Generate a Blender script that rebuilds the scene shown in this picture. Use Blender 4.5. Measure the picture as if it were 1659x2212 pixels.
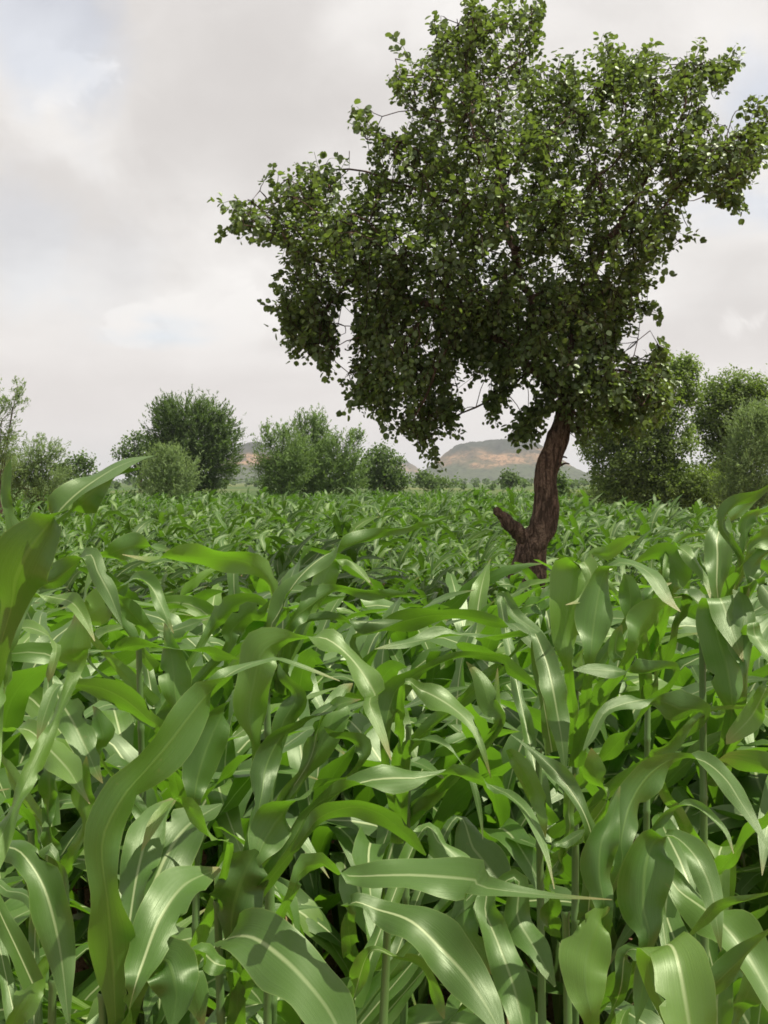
import bpy, math, random
import numpy as np
from mathutils import Matrix, Vector, noise as mnoise

# ------------------------------------------------------------------ set-up
scene = bpy.context.scene
for o in list(bpy.data.objects):
    bpy.data.objects.remove(o, do_unlink=True)
COL = scene.collection

EYE = 1.85
FPX = 2248.0            # focal length in pixels of a 1659 x 2212 picture
PITCH = math.radians(1.68)
cam_d = bpy.data.cameras.new("camera")
cam_d.sensor_fit = 'HORIZONTAL'
cam_d.sensor_width = 36.0
cam_d.lens = 36.0 * FPX / 1659.0
cam_d.clip_start = 0.05
cam_d.clip_end = 20000
cam = bpy.data.objects.new("camera", cam_d)
COL.objects.link(cam)
cam.location = (0, 0, EYE)
cam.rotation_euler = (math.pi / 2 - PITCH, 0, 0)
scene.camera = cam

SUN_EL, SUN_AZ = math.radians(63), math.radians(98)   # azimuth from +Y towards +X
to_sun = Vector((math.cos(SUN_EL) * math.sin(SUN_AZ), math.cos(SUN_EL) * math.cos(SUN_AZ), math.sin(SUN_EL)))
sun_d = bpy.data.lights.new("sun", 'SUN')
sun_d.energy = 5.0
sun_d.angle = math.radians(0.6)
sun_d.color = (1.0, 0.945, 0.83)
sun = bpy.data.objects.new("sun", sun_d)
COL.objects.link(sun)
sun.rotation_euler = to_sun.to_track_quat('Z', 'Y').to_euler()

scene.view_settings.view_transform = 'Standard'
scene.view_settings.look = 'None'
scene.view_settings.exposure = 0.42
scene.view_settings.gamma = 1.0
scene.view_settings.use_curve_mapping = False
scene.cycles.max_bounces = 8
scene.cycles.transmission_bounces = 4
scene.cycles.volume_bounces = 0
scene.cycles.filter_width = 1.7


class NT:
    """tiny helper round a node tree"""
    def __init__(s, tree):
        s.t = tree
        s.t.nodes.clear()

    def n(s, kind, **kw):
        nd = s.t.nodes.new(kind)
        for k, v in kw.items():
            if k.startswith('i_'):
                key = k[2:]
                sock = nd.inputs[int(key)] if key.isdigit() else nd.inputs[key.replace('_', ' ')]
                if hasattr(v, 'is_output'):
                    s.t.links.new(v, sock)
                else:
                    sock.default_value = v
            else:
                setattr(nd, k, v)
        return nd

    def math(s, op, a, b=0.0, c=0.0, clamp=False):
        nd = s.n('ShaderNodeMath', operation=op, i_0=a, i_1=b, i_2=c)
        nd.use_clamp = clamp
        return nd.outputs[0]

    def mixc(s, f, a, b, blend='MIX'):
        nd = s.t.nodes.new('ShaderNodeMix')
        nd.data_type = 'RGBA'
        nd.blend_type = blend
        for sock, v in ((nd.inputs[0], f), (nd.inputs[6], a), (nd.inputs[7], b)):
            if hasattr(v, 'is_output'):
                s.t.links.new(v, sock)
            else:
                sock.default_value = v if not isinstance(v, tuple) or len(v) == 4 else v + (1,)
        return nd.outputs[2]

    def noise(s, vec, scale, detail=3.0, rough=0.5, dist=0.0):
        return s.n('ShaderNodeTexNoise', i_Vector=vec, i_Scale=scale, i_Detail=detail, i_Roughness=rough, i_Distortion=dist).outputs['Fac']

    def step(s, x, lo, hi, to0=0.0, to1=1.0):
        nd = s.n('ShaderNodeMapRange', interpolation_type='SMOOTHSTEP')
        for i, v in enumerate((x, lo, hi, to0, to1)):
            if hasattr(v, 'is_output'):
                s.t.links.new(v, nd.inputs[i])
            else:
                nd.inputs[i].default_value = v
        return nd.outputs[0]


# ------------------------------------------------------------------ sky
def pixdir(px, py):
    x, y = (px - 829.5) / FPX, -(py - 1106.0) / FPX
    c, s_ = math.cos(PITCH), math.sin(PITCH)
    v = Vector((x, c + y * s_, -s_ + y * c))
    return v.normalized()


world = bpy.data.worlds.new("World")
scene.world = world
world.use_nodes = True
W = NT(world.node_tree)
sky = W.n('ShaderNodeTexSky', sky_type='NISHITA', sun_disc=False, sun_elevation=SUN_EL, sun_rotation=SUN_AZ)
tc = W.n('ShaderNodeTexCoord').outputs['Generated']
sep = W.n('ShaderNodeSeparateXYZ', i_0=tc)
zz = W.math('ADD', W.math('MAXIMUM', sep.outputs[2], 0.0), 0.22)
pl = W.n('ShaderNodeCombineXYZ', i_0=W.math('DIVIDE', sep.outputs[0], zz), i_1=W.math('DIVIDE', sep.outputs[1], zz), i_2=0.0).outputs[0]
n_big = W.noise(W.n('ShaderNodeMapping', i_0=pl, i_1=(3.1, 1.7, 0)).outputs[0], 1.25, 4, 0.5, 0.25)
n_det = W.noise(W.n('ShaderNodeMapping', i_0=tc, i_1=(0.3, 0.2, 0.9)).outputs[0], 6.5, 5, 0.55, 0.3)


def blob(px, py, rad_deg, inner=0.15):
    d = pixdir(px, py)
    dot = W.n('ShaderNodeVectorMath', operation='DOT_PRODUCT', i_0=tc, i_1=tuple(d)).outputs['Value']
    ang = W.math('ARCCOSINE', W.math('MINIMUM', dot, 1.0))
    ang = W.math('ADD', ang, W.math('MULTIPLY', W.math('SUBTRACT', n_det, 0.5), math.radians(rad_deg) * 2.6))
    return W.step(ang, math.radians(rad_deg * inner), math.radians(rad_deg), 1.0, 0.0)


shade = W.step(n_big, 0.36, 0.66)
shade = W.math('ADD', shade, W.math('MULTIPLY', W.math('SUBTRACT', n_det, 0.5), 0.9))
for a in ((620, 200, 9.0, 0.6), (930, 190, 8.0, 0.4), (330, 300, 5.0, 0.3), (1560, 560, 5.0, 0.35), (300, 760, 6, 0.2), (520, 680, 3, .25)):
    shade = W.math('ADD', shade, W.math('MULTIPLY', blob(*a[:3]), a[3]))
for a in ((140, 250, 5.5, 0.8), (450, 690, 4.0, 0.5), (800, 40, 6, 1.0), (420, 480, 6, .5), (500, 500, 3, .3), (1600, 60, 5, 0.5)):
    shade = W.math('SUBTRACT', shade, W.math('MULTIPLY', blob(*a[:3]), a[3]))
low = W.step(sep.outputs[2], 0.02, 0.2, 1.0, 0.0)
n_fin = W.noise(W.n('ShaderNodeMapping', i_0=tc, i_1=(0.1, 0.7, 0.2), i_3=(1, 1, 1.8)).outputs[0], 15.0, 7, 0.62, 0.5)
shade = W.math('ADD', shade, W.math('MULTIPLY', W.math('SUBTRACT', n_fin, 0.5), 0.95))
for px, py, rad, wt in ((540, 648, 1.3, 2.0), (500, 668, 1.0, 1.6), (395, 680, 1.3, 1.5), (290, 704, 1.1, 1.6), (255, 690, .8, 1.2), (1640, 692, 1.1, 1.3), (1585, 700, .9, 0.8), (120, 150, 1.6, .9), (180, 160, 1.2, .9)):
    dt = W.n('ShaderNodeVectorMath', operation='DOT_PRODUCT', i_0=tc, i_1=tuple(pixdir(px, py))).outputs['Value']
    an = W.math('ADD', W.math('ARCCOSINE', W.math('MINIMUM', dt, 1.0)), W.math('MULTIPLY', W.math('SUBTRACT', n_fin, 0.5), math.radians(rad) * 4.6))
    shade = W.math('SUBTRACT', shade, W.math('MULTIPLY', W.step(an, math.radians(rad) * 0.2, math.radians(rad) * 1.15, 1.0, 0.0), wt))
shade = W.step(shade, -0.7, 1.75)
cl = W.mixc(shade, (0.84, 0.815, 0.79), (0.60, 0.570, 0.552))
cl = W.mixc(W.math('MULTIPLY', low, 0.75), cl, (0.73, 0.675, 0.65))
# white masses where the cloud is thinnest, blue where it opens
hole = W.math('SUBTRACT', 1.0, W.step(n_big, 0.27, 0.42))
hole = W.math('MULTIPLY', hole, W.math('SUBTRACT', 1.0, low))
for a in ((110, 50, 5.5, 0.6), (1640, 200, 3.5, 0.6), (60, 480, 5.0, 0.28), (250, 560, 4, .12)):
    hole = W.math('MAXIMUM', hole, W.math('MULTIPLY', blob(a[0], a[1], a[2]), a[3]))
hole = W.math('MULTIPLY', hole, 0.5, clamp=True)
bg1 = W.n('ShaderNodeBackground', i_Color=cl, i_Strength=0.86)
bg2 = W.n('ShaderNodeBackground', i_Color=sky.outputs[0], i_Strength=0.13)
thin = W.n('ShaderNodeAddShader')
mixb = W.n('ShaderNodeMixShader', i_0=hole)
W.t.links.new(bg1.outputs[0], mixb.inputs[1])
W.t.links.new(bg2.outputs[0], mixb.inputs[2])
wo = W.n('ShaderNodeOutputWorld')
W.t.links.new(mixb.outputs[0], wo.inputs[0])
world.cycles.sampling_method = 'MANUAL'
world.cycles.sample_map_resolution = 512


# ------------------------------------------------------------------ helpers
def P(px, py, d):
    """the point of the line of sight through a picture position (1659 x 2212) that lies d metres ahead"""
    v = pixdir(px, py)
    t = d / v.y
    return np.array((v.x * t, d, EYE + v.z * t))


def mesh_np(name, verts, faces, mat=None, uv=None, smooth=True):
    """faces: (n, k) integer array, one k; uv: per vertex"""
    verts = np.asarray(verts, dtype=np.float32)
    faces = np.asarray(faces, dtype=np.int32)
    m = bpy.data.meshes.new(name)
    k = faces.shape[1]
    m.vertices.add(len(verts))
    m.vertices.foreach_set('co', verts.ravel())
    m.loops.add(faces.size)
    m.loops.foreach_set('vertex_index', faces.ravel())
    m.polygons.add(len(faces))
    m.polygons.foreach_set('loop_start', np.arange(0, faces.size, k, dtype=np.int32))
    m.polygons.foreach_set('loop_total', np.full(len(faces), k, dtype=np.int32))
    if uv is not None:
        l = m.uv_layers.new(name='UVMap')
        l.data.foreach_set('uv', np.asarray(uv, dtype=np.float32)[faces.ravel()].ravel())
    if smooth:
        m.polygons.foreach_set('use_smooth', np.ones(len(faces), dtype=bool))
    m.update(calc_edges=True)
    if mat:
        m.materials.append(mat)
    return m


def obj(name, mesh, parent=None, loc=None):
    o = bpy.data.objects.new(name, mesh)
    COL.objects.link(o)
    if parent:
        o.parent = parent
    if loc is not None:
        o.location = loc
    return o


def thing(name, label, cat, loc=(0, 0, 0), group=None):
    o = bpy.data.objects.new(name, None)
    o.empty_display_size = 0.2
    COL.objects.link(o)
    o.location = loc
    o['label'] = label
    o['category'] = cat
    if group:
        o['group'] = group
    return o


def smooth(a, b, x):
    t = np.clip((x - a) / (b - a), 0, 1)
    return t * t * (3 - 2 * t)


DROP = 0.45


def gz(x, y):
    """height of the ground: the near strip of the field stands a little above the rest"""
    return -DROP * smooth(4.2, 9.0, np.asarray(y, dtype=float))


def catmull(pts, n):
    """resample control rows (any number of columns, first three are the position) into n+1 rows, even in arc length"""
    p = np.asarray(pts, dtype=float)
    q = np.vstack([2 * p[0] - p[1], p, 2 * p[-1] - p[-2]])
    out = []
    for i in range(1, len(q) - 2):
        a, b, c, d = q[i - 1], q[i], q[i + 1], q[i + 2]
        for t in np.linspace(0, 1, 16, endpoint=False):
            out.append(0.5 * (2 * b + (c - a) * t + (2 * a - 5 * b + 4 * c - d) * t ** 2 + (3 * b - a - 3 * c + d) * t ** 3))
    out.append(p[-1])
    out = np.array(out)
    s = np.concatenate([[0], np.cumsum(np.linalg.norm(np.diff(out[:, :3], axis=0), axis=1))])
    u = np.linspace(0, s[-1], n + 1)
    return np.column_stack([np.interp(u, s, out[:, k]) for k in range(out.shape[1])]), s[-1]


def unit(a):
    return a / np.maximum(np.linalg.norm(a, axis=-1, keepdims=True), 1e-9)


def blade(c, N, w, ncol, rng, ripple=0.010, fold=0.35, freq=3.0):
    """a leaf blade round the centre line c (n,3) with upper-side normals N and full widths w: (verts, quads, uv)"""
    n = len(c)
    T = unit(np.gradient(c, axis=0))
    N = unit(N - T * np.sum(N * T, axis=1, keepdims=True))
    S = np.cross(T, N)
    v = np.linspace(0, 1, n)
    s = np.linspace(-1, 1, ncol + 1)
    f = fold * (1 - 0.75 * v)
    ph1, ph2 = rng.uniform(0, 6.28, 2)
    f1, f2 = freq * rng.uniform(0.8, 1.25, 2)
    rip = np.where(s[None, :] < 0, np.sin(6.28 * f1 * v + ph1)[:, None], np.sin(6.28 * f2 * v + ph2)[:, None])
    rel = np.clip(w / max(w.max(), 1e-6), 0, 1)
    rip = rip * ripple * (np.abs(s) ** 1.6)[None, :] * (rel * np.minimum(1, v * 6) * np.minimum(1, (1 - v) * 4))[:, None]
    half = (w / 2)[:, None]
    lat = half * s[None, :] * np.cos(f)[:, None]
    up = half * np.abs(s)[None, :] * np.sin(f)[:, None] + rip
    # the midrib is a small groove above and a keel below
    V = c[:, None, :] + S[:, None, :] * lat[:, :, None] + N[:, None, :] * up[:, :, None]
    uv = np.stack(np.broadcast_arrays((s[None, :] + 1) / 2, v[:, None]), axis=-1)
    i, j = np.meshgrid(np.arange(n - 1), np.arange(ncol), indexing='ij')
    a = (i * (ncol + 1) + j).ravel()
    F = np.column_stack([a, a + 1, a + ncol + 2, a + ncol + 1])
    return V.reshape(-1, 3), F, uv.reshape(-1, 2)


def tube(c, r, k=8):
    c, r = np.asarray(c, float), np.asarray(r, float)
    T = unit(np.gradient(c, axis=0))
    ref = np.tile(np.array((1.0, 0.02, 0.0)), (len(c), 1))
    bad = np.abs(T[:, 0]) > 0.9
    ref[bad] = (0, 1, 0)
    A = unit(np.cross(T, ref))
    B = np.cross(T, A)
    a = np.linspace(0, 2 * np.pi, k, endpoint=False)
    V = c[:, None, :] + r[:, None, None] * (A[:, None, :] * np.cos(a)[None, :, None] + B[:, None, :] * np.sin(a)[None, :, None])
    i, j = np.meshgrid(np.arange(len(c) - 1), np.arange(k), indexing='ij')
    j2 = (j + 1) % k
    F = np.stack([i * k + j, i * k + j2, (i + 1) * k + j2, (i + 1) * k + j], axis=-1).reshape(-1, 4)
    return V.reshape(-1, 3), F


def join(parts):
    V, F, U, o = [], [], [], 0
    for p in parts:
        V.append(p[0]); F.append(p[1] + o)
        U.append(p[2] if len(p) > 2 else np.zeros((len(p[0]), 2)))
        o += len(p[0])
    return np.vstack(V), np.vstack(F), np.vstack(U)


# ------------------------------------------------------------------ materials
def material(name):
    m = bpy.data.materials.new(name)
    m.use_nodes = True
    return m, NT(m.node_tree)


def finish(T, shader):
    o = T.n('ShaderNodeOutputMaterial')
    T.t.links.new(shader, o.inputs[0])


def rnd_value(T, spread):
    a = T.n('ShaderNodeNewGeometry').outputs['Random Per Island']
    b = T.n('ShaderNodeObjectInfo').outputs['Random']
    r = T.math('FRACT', T.math('ADD', a, b))
    return r, T.math('ADD', 1 - spread, T.math('MULTIPLY', r, 2 * spread))


def leaf_material(name, up1, up2, low, trans, rib_up, rough, tfac, spec=0.5, rib=True, spread=0.18, yellow=(0.12, 0.17, 0.02), ymax=0.35):
    m, T = material(name)
    pos = T.n('ShaderNodeNewGeometry').outputs['Position']
    back = T.n('ShaderNodeNewGeometry').outputs['Backfacing']
    r, val = rnd_value(T, spread)
    c = T.mixc(T.noise(pos, 7.0, 3), up1, up2)
    c = T.mixc(back, c, low)
    c = T.mixc(T.step(r, 0.6, 1.0, 0.0, ymax), c, yellow)
    c = T.n('ShaderNodeHueSaturation', i_Color=c, i_Value=val, i_Saturation=1.0).outputs[0]
    rg = rough
    bump = None
    if rib:
        uv = T.n('ShaderNodeUVMap').outputs[0]
        su = T.n('ShaderNodeSeparateXYZ', i_0=uv)
        a = T.math('ABSOLUTE', T.math('SUBTRACT', su.outputs[0], 0.5))
        vein = T.math('SUBTRACT', T.noise(T.n('ShaderNodeMapping', i_0=uv, i_3=(95, 1.2, 1)).outputs[0], 1.0, 2, 0.5), 0.5)
        nz = T.noise(T.n('ShaderNodeMapping', i_0=uv, i_3=(60, 3.0, 1)).outputs[0], 1.0, 4, 0.6)
        c = T.mixc(T.math('MULTIPLY', T.step(nz, 0.35, 0.7), 0.35), c, T.mixc(0.5, c, (0.10, 0.17, 0.06)))
        c = T.n('ShaderNodeHueSaturation', i_Color=c, i_Value=T.math('ADD', 1.0, T.math('MULTIPLY', vein, 0.8)), i_Saturation=1.0).outputs[0]
        # worn, slightly pale margin and midrib
        edge = T.step(a, 0.475, 0.5)
        c = T.mixc(T.math('MULTIPLY', edge, 0.5), c, (0.20, 0.27, 0.08))
        mid = T.step(a, 0.012, 0.05, 1.0, 0.0)
        taper = T.step(su.outputs[1], 0.45, 0.95, 1.0, 0.25)
        mid = T.math('MULTIPLY', mid, taper)
        ribc = T.mixc(back, rib_up, T.mixc(0.35, low, (0.20, 0.30, 0.08)))
        c = T.mixc(T.math('MULTIPLY', mid, 0.85), c, ribc)
        h = T.math('ADD', T.math('MULTIPLY', vein, 0.9), T.math('MULTIPLY', mid, -1.2))
        h = T.math('ADD', h, T.math('MULTIPLY', nz, 0.8))
        bump = T.n('ShaderNodeBump', i_Strength=0.30, i_Distance=0.0012, i_Height=h).outputs[0]
        streak = T.step(T.noise(T.n('ShaderNodeMapping', i_0=uv, i_1=(3.0, 1.0, 0.0), i_3=(9, 1.6, 1)).outputs[0], 1.0, 4, 0.65), 0.60, 0.74)
        c = T.mixc(T.math('MULTIPLY', T.math('MULTIPLY', streak, T.step(r, 0.2, 0.9)), 0.40), c, (0.17, 0.20, 0.05))
        tipb = T.math('MULTIPLY', T.step(T.math('ADD', su.outputs[1], T.math('MULTIPLY', T.math('SUBTRACT', nz, 0.5), 0.25)), 0.93, 1.0), T.step(r, 0.35, 0.6))
        c = T.mixc(T.math('MULTIPLY', tipb, 0.8), c, (0.24, 0.17, 0.07))
        # dusty blotches and small blemishes
        spots = T.step(T.noise(pos, 55.0, 2, 0.6), 0.70, 0.78)
        c = T.mixc(T.math('MULTIPLY', spots, 0.35), c, (0.16, 0.13, 0.05))
        rg = T.math('ADD', rough - 0.06, T.math('MULTIPLY', T.noise(pos, 18.0, 3), 0.16))
    b = T.n('ShaderNodeBsdfPrincipled', i_Base_Color=c, i_Roughness=rg, i_Specular_IOR_Level=spec, i_Specular_Tint=(0.88, 1.0, 0.70, 1))
    t = T.n('ShaderNodeBsdfTranslucent', i_Color=T.n('ShaderNodeHueSaturation', i_Color=trans + (1,), i_Value=val).outputs[0])
    if bump is not None:
        T.t.links.new(bump, b.inputs['Normal'])
        T.t.links.new(bump, t.inputs['Normal'])
    mx = T.n('ShaderNodeMixShader', i_0=tfac)
    T.t.links.new(b.outputs[0], mx.inputs[1])
    T.t.links.new(t.outputs[0], mx.inputs[2])
    finish(T, mx.outputs[0])
    return m


M_CORN = leaf_material('corn_leaf', (0.040, 0.096, 0.014), (0.076, 0.148, 0.028), (0.045, 0.108, 0.015), (0.18, 0.42, 0.016),
                       (0.46, 0.53, 0.27), 0.40, 0.30, spec=0.85, yellow=(0.12, 0.18, 0.022), spread=0.25)
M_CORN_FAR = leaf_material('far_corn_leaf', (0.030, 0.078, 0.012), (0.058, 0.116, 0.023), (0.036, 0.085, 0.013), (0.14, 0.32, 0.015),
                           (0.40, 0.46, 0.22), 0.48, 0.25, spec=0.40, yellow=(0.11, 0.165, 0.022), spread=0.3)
M_DRY = leaf_material('dry_corn_leaf', (0.22, 0.155, 0.065), (0.34, 0.25, 0.12), (0.24, 0.17, 0.08), (0.40, 0.28, 0.08),
                      (0.42, 0.34, 0.2), 0.7, 0.2, spec=0.25, yellow=(0.2, 0.2, 0.06))
M_TREE = leaf_material('tree_leaf', (0.052, 0.084, 0.030), (0.102, 0.138, 0.056), (0.082, 0.108, 0.052), (0.22, 0.33, 0.04),
                       (0.2, 0.2, 0.1), 0.40, 0.30, spec=0.6, rib=False, spread=0.3, yellow=(0.15, 0.20, 0.045), ymax=0.6)
M_DARK = leaf_material('dark_foliage', (0.055, 0.105, 0.030), (0.095, 0.155, 0.045), (0.08, 0.125, 0.045), (0.16, 0.28, 0.035),
                       (0.2, 0.2, 0.1), 0.6, 0.34, spec=0.25, rib=False, spread=0.25)
M_DULL = leaf_material('dull_foliage', (0.090, 0.140, 0.038), (0.145, 0.195, 0.058), (0.12, 0.165, 0.055), (0.26, 0.40, 0.045),
                       (0.2, 0.2, 0.1), 0.6, 0.34, spec=0.25, rib=False, spread=0.25)
M_FEATHER = leaf_material('feathery_foliage', (0.105, 0.170, 0.050), (0.150, 0.225, 0.075), (0.12, 0.19, 0.06), (0.26, 0.42, 0.07),
                          (0.2, 0.2, 0.1), 0.6, 0.3, spec=0.25, rib=False, spread=0.25)

M_PALE = leaf_material('pale_feathery_foliage', (0.135, 0.195, 0.075), (0.185, 0.255, 0.105), (0.15, 0.21, 0.09), (0.32, 0.46, 0.12),
                       (0.2, 0.2, 0.1), 0.6, 0.36, spec=0.25, rib=False, spread=0.2)


def bark_material(name, c1, c2, c3, scale):
    m, T = material(name)
    pos = T.n('ShaderNodeNewGeometry').outputs['Position']
    st = T.n('ShaderNodeMapping', i_0=pos, i_3=(1, 1, 0.17)).outputs[0]
    v = T.n('ShaderNodeTexVoronoi', feature='DISTANCE_TO_EDGE', i_Vector=T.n('ShaderNodeVectorMath', operation='ADD', i_0=st, i_1=T.n('ShaderNodeVectorMath', operation='SCALE', i_0=T.n('ShaderNodeTexNoise', i_Vector=pos, i_Scale=7.0, i_Detail=4.0).outputs['Color'], i_3=0.30).outputs[0]).outputs[0], i_Scale=scale).outputs['Distance']
    fib = T.noise(T.n('ShaderNodeMapping', i_0=pos, i_3=(1, 1, 0.16)).outputs[0], scale * 1.1, 5, 0.62, 0.6)
    crack = T.math('MULTIPLY', T.step(fib, 0.34, 0.54, 0.1, 1.0), T.step(v, 0.0, 0.08, 0.6, 1.0))
    nz = T.noise(pos, 14.0, 5, 0.65)
    c = T.mixc(nz, c1, c2)
    c = T.mixc(T.step(T.noise(pos, 3.0, 3), 0.45, 0.65), c, c3)
    c = T.mixc(crack, T.mixc(0.8, c, (0.02, 0.015, 0.012)), c)
    h = T.math('ADD', T.math('MULTIPLY', crack, 1.0), T.math('MULTIPLY', nz, 0.7))
    bump = T.n('ShaderNodeBump', i_Strength=1.0, i_Distance=0.04, i_Height=h).outputs[0]
    b = T.n('ShaderNodeBsdfPrincipled', i_Base_Color=c, i_Roughness=0.9, i_Specular_IOR_Level=0.15, i_Normal=bump)
    finish(T, b.outputs[0])
    return m


M_BARK = bark_material('bark', (0.100, 0.064, 0.048), (0.31, 0.205, 0.150), (0.17, 0.108, 0.080), 24.0)
M_TWIG = bark_material('twig_bark', (0.06, 0.045, 0.03), (0.12, 0.085, 0.055), (0.08, 0.06, 0.04), 20.0)


def stem_material():
    m, T = material('corn_stem')
    pos = T.n('ShaderNodeNewGeometry').outputs['Position']
    c = T.mixc(T.noise(T.n('ShaderNodeMapping', i_0=pos, i_3=(40, 40, 2)).outputs[0], 1.0, 3), (0.055, 0.12, 0.025), (0.10, 0.18, 0.045))
    b = T.n('ShaderNodeBsdfPrincipled', i_Base_Color=c, i_Roughness=0.5)
    finish(T, b.outputs[0])
    return m


M_STEM = stem_material()


def soil_material():
    m, T = material('soil')
    pos = T.n('ShaderNodeNewGeometry').outputs['Position']
    y = T.n('ShaderNodeSeparateXYZ', i_0=pos).outputs[1]
    n1, n2 = T.noise(pos, 3.0, 5, 0.6), T.noise(pos, 40.0, 4, 0.65)
    c = T.mixc(n1, (0.15, 0.075, 0.045), (0.27, 0.150, 0.095))
    c = T.mixc(T.step(n2, 0.45, 0.75), c, (0.33, 0.21, 0.145))
    far = T.step(y, 38.0, 60.0)
    g = T.mixc(T.step(T.noise(T.n('ShaderNodeMapping', i_0=pos, i_3=(1, 0.35, 1)).outputs[0], 0.012, 4, 0.6), 0.42, 0.62), (0.060, 0.100, 0.030), (0.15, 0.16, 0.06))
    g = T.mixc(T.step(T.noise(pos, 0.6, 3), 0.4, 0.6), g, T.mixc(0.5, g, (0.04, 0.07, 0.025)))
    c = T.mixc(far, c, g)
    h = T.math('ADD', T.math('MULTIPLY', n2, 0.6), T.noise(pos, 12.0, 4, 0.6))
    bump = T.n('ShaderNodeBump', i_Strength=0.8, i_Distance=0.03, i_Height=h).outputs[0]
    b = T.n('ShaderNodeBsdfPrincipled', i_Base_Color=c, i_Roughness=0.95, i_Specular_IOR_Level=0.1, i_Normal=bump)
    finish(T, b.outputs[0])
    return m


M_SOIL = soil_material()


def hill_material(name, h_top):
    m, T = material(name)
    pos = T.n('ShaderNodeNewGeometry').outputs['Position']
    z = T.n('ShaderNodeSeparateXYZ', i_0=pos).outputs[2]
    zr = T.math('ADD', T.math('DIVIDE', z, h_top), T.math('MULTIPLY', T.math('SUBTRACT', T.noise(pos, 0.012, 4, 0.6), 0.5), 0.5))
    rock = T.mixc(T.noise(pos, 0.05, 4, 0.6), (0.19, 0.105, 0.062), (0.40, 0.25, 0.135))
    scrub_hi = (0.034, 0.038, 0.026)
    scrub_lo = (0.058, 0.072, 0.034)
    c = T.mixc(T.step(zr, 0.25, 0.7), scrub_lo, scrub_hi)
    band = T.math('MULTIPLY', T.step(zr, 0.30, 0.45), T.step(zr, 0.58, 0.80, 1.0, 0.0))
    patch = T.step(T.noise(T.n('ShaderNodeMapping', i_0=pos, i_3=(1, 1, 2.5)).outputs[0], 0.012, 5, 0.62), 0.44, 0.60)
    c = T.mixc(T.math('MULTIPLY', band, T.math('ADD', 0.25, T.math('MULTIPLY', patch, 0.75))), c, rock)
    bush = T.step(T.noise(pos, 0.10, 3, 0.7), 0.48, 0.58)
    c = T.mixc(T.math('MULTIPLY', bush, 0.7), c, (0.020, 0.027, 0.014))
    b = T.n('ShaderNodeBsdfPrincipled', i_Base_Color=c, i_Roughness=0.95, i_Specular_IOR_Level=0.05)
    finish(T, b.outputs[0])
    return m


# ------------------------------------------------------------------ ground and hills
def build_ground():
    ys = np.concatenate([np.linspace(-6, 0, 8), np.linspace(0.15, 16, 170), np.geomspace(16.5, 9000, 60)])
    us = np.concatenate([-np.geomspace(60, 1.02, 30) + 0.0, np.linspace(-1.0, 1.0, 110), np.geomspace(1.02, 60, 30)])
    X = us[None, :] * (4.0 + np.maximum(ys, 0)[:, None] * 0.9)
    Y = np.repeat(ys[:, None], len(us), axis=1)
    Z = gz(X, Y)
    for i in range(len(ys)):
        if 0 <= ys[i] < 16:
            for j in range(len(us)):
                if abs(us[j]) <= 1:
                    p = Vector((X[i, j], Y[i, j], 0))
                    Z[i, j] += 0.05 * mnoise.noise(p * 1.7) + 0.03 * mnoise.noise(p * 6.0)
    n, k = X.shape
    i, j = np.meshgrid(np.arange(n - 1), np.arange(k - 1), indexing='ij')
    a = (i * k + j).ravel()
    F = np.column_stack([a, a + 1, a + k + 1, a + k])
    o = obj('ground', mesh_np('ground', np.stack([X, Y, Z], -1).reshape(-1, 3), F, M_SOIL))
    o['kind'] = 'structure'


build_ground()


def build_hill(profile, dist, depth, seed):
    pr = np.array([[*P(px, py, dist)] for px, py in profile])
    h_top = pr[:, 2].max() + DROP
    x = np.linspace(pr[0, 0], pr[-1, 0], 130)
    prof = np.interp(x, pr[:, 0], pr[:, 2]) + DROP
    k = np.array([1, 2, 3, 2, 1.0]); k /= k.sum()
    prof = np.convolve(np.pad(prof, 2, mode='edge'), k, 'valid')
    t = np.linspace(-1, 1, 80)
    X, Tt = np.meshgrid(x, t, indexing='ij')
    Y = dist + Tt * depth
    Z = np.zeros_like(X)
    for i in range(len(x)):
        for j in range(len(t)):
            p = Vector((X[i, j] * 0.011 + seed, Y[i, j] * 0.011, seed))
            nz = mnoise.fractal(p, 0.9, 2.1, 4) + 0.5 * mnoise.ridged_multi_fractal(p * 1.6, 0.9, 2.1, 3, 1.0, 2.0) - 0.6
            env = max(0.0, 1 - abs(t[j]) ** 1.5) ** 1.1
            Z[i, j] = prof[i] * env * (1 + 0.20 * nz * min(1, abs(t[j]) * 3)) + (0.05 * h_top * mnoise.fractal(p * 4.3, 0.8, 2.0, 3)) * min(1.0, prof[i] / (0.4 * h_top)) * env
    Z = np.maximum(Z, -0.02 * h_top) - DROP - 0.5
    n, k2 = X.shape
    i, j = np.meshgrid(np.arange(n - 1), np.arange(k2 - 1), indexing='ij')
    a = (i * k2 + j).ravel()
    F = np.column_stack([a, a + k2, a + k2 + 1, a + 1])
    o = obj('hill', mesh_np('hill', np.stack([X, Y, Z], -1).reshape(-1, 3), F, hill_material('hill_scrub', h_top)))
    o['kind'] = 'structure'


build_hill([(830, 1052), (880, 1040), (905, 1024), (940, 998), (975, 970), (1005, 956), (1060, 950), (1130, 949), (1160, 955), (1182, 974), (1215, 1000), (1250, 1019), (1310, 1045), (1360, 1052)], 2500, 330, 1.3)
build_hill([(440, 1052), (480, 1000), (510, 966), (535, 956), (565, 956), (600, 972), (650, 1002), (730, 1040), (780, 1052)], 2300, 260, 7.7)
build_hill([(760, 1052), (820, 1012), (850, 992), (868, 990), (885, 1000), (930, 1030), (980, 1052)], 3300, 260, 4.2)
build_hill([(1180, 1052), (1240, 1030), (1290, 1018), (1330, 1014), (1400, 1024), (1500, 1052)], 3800, 320, 9.1)

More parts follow.
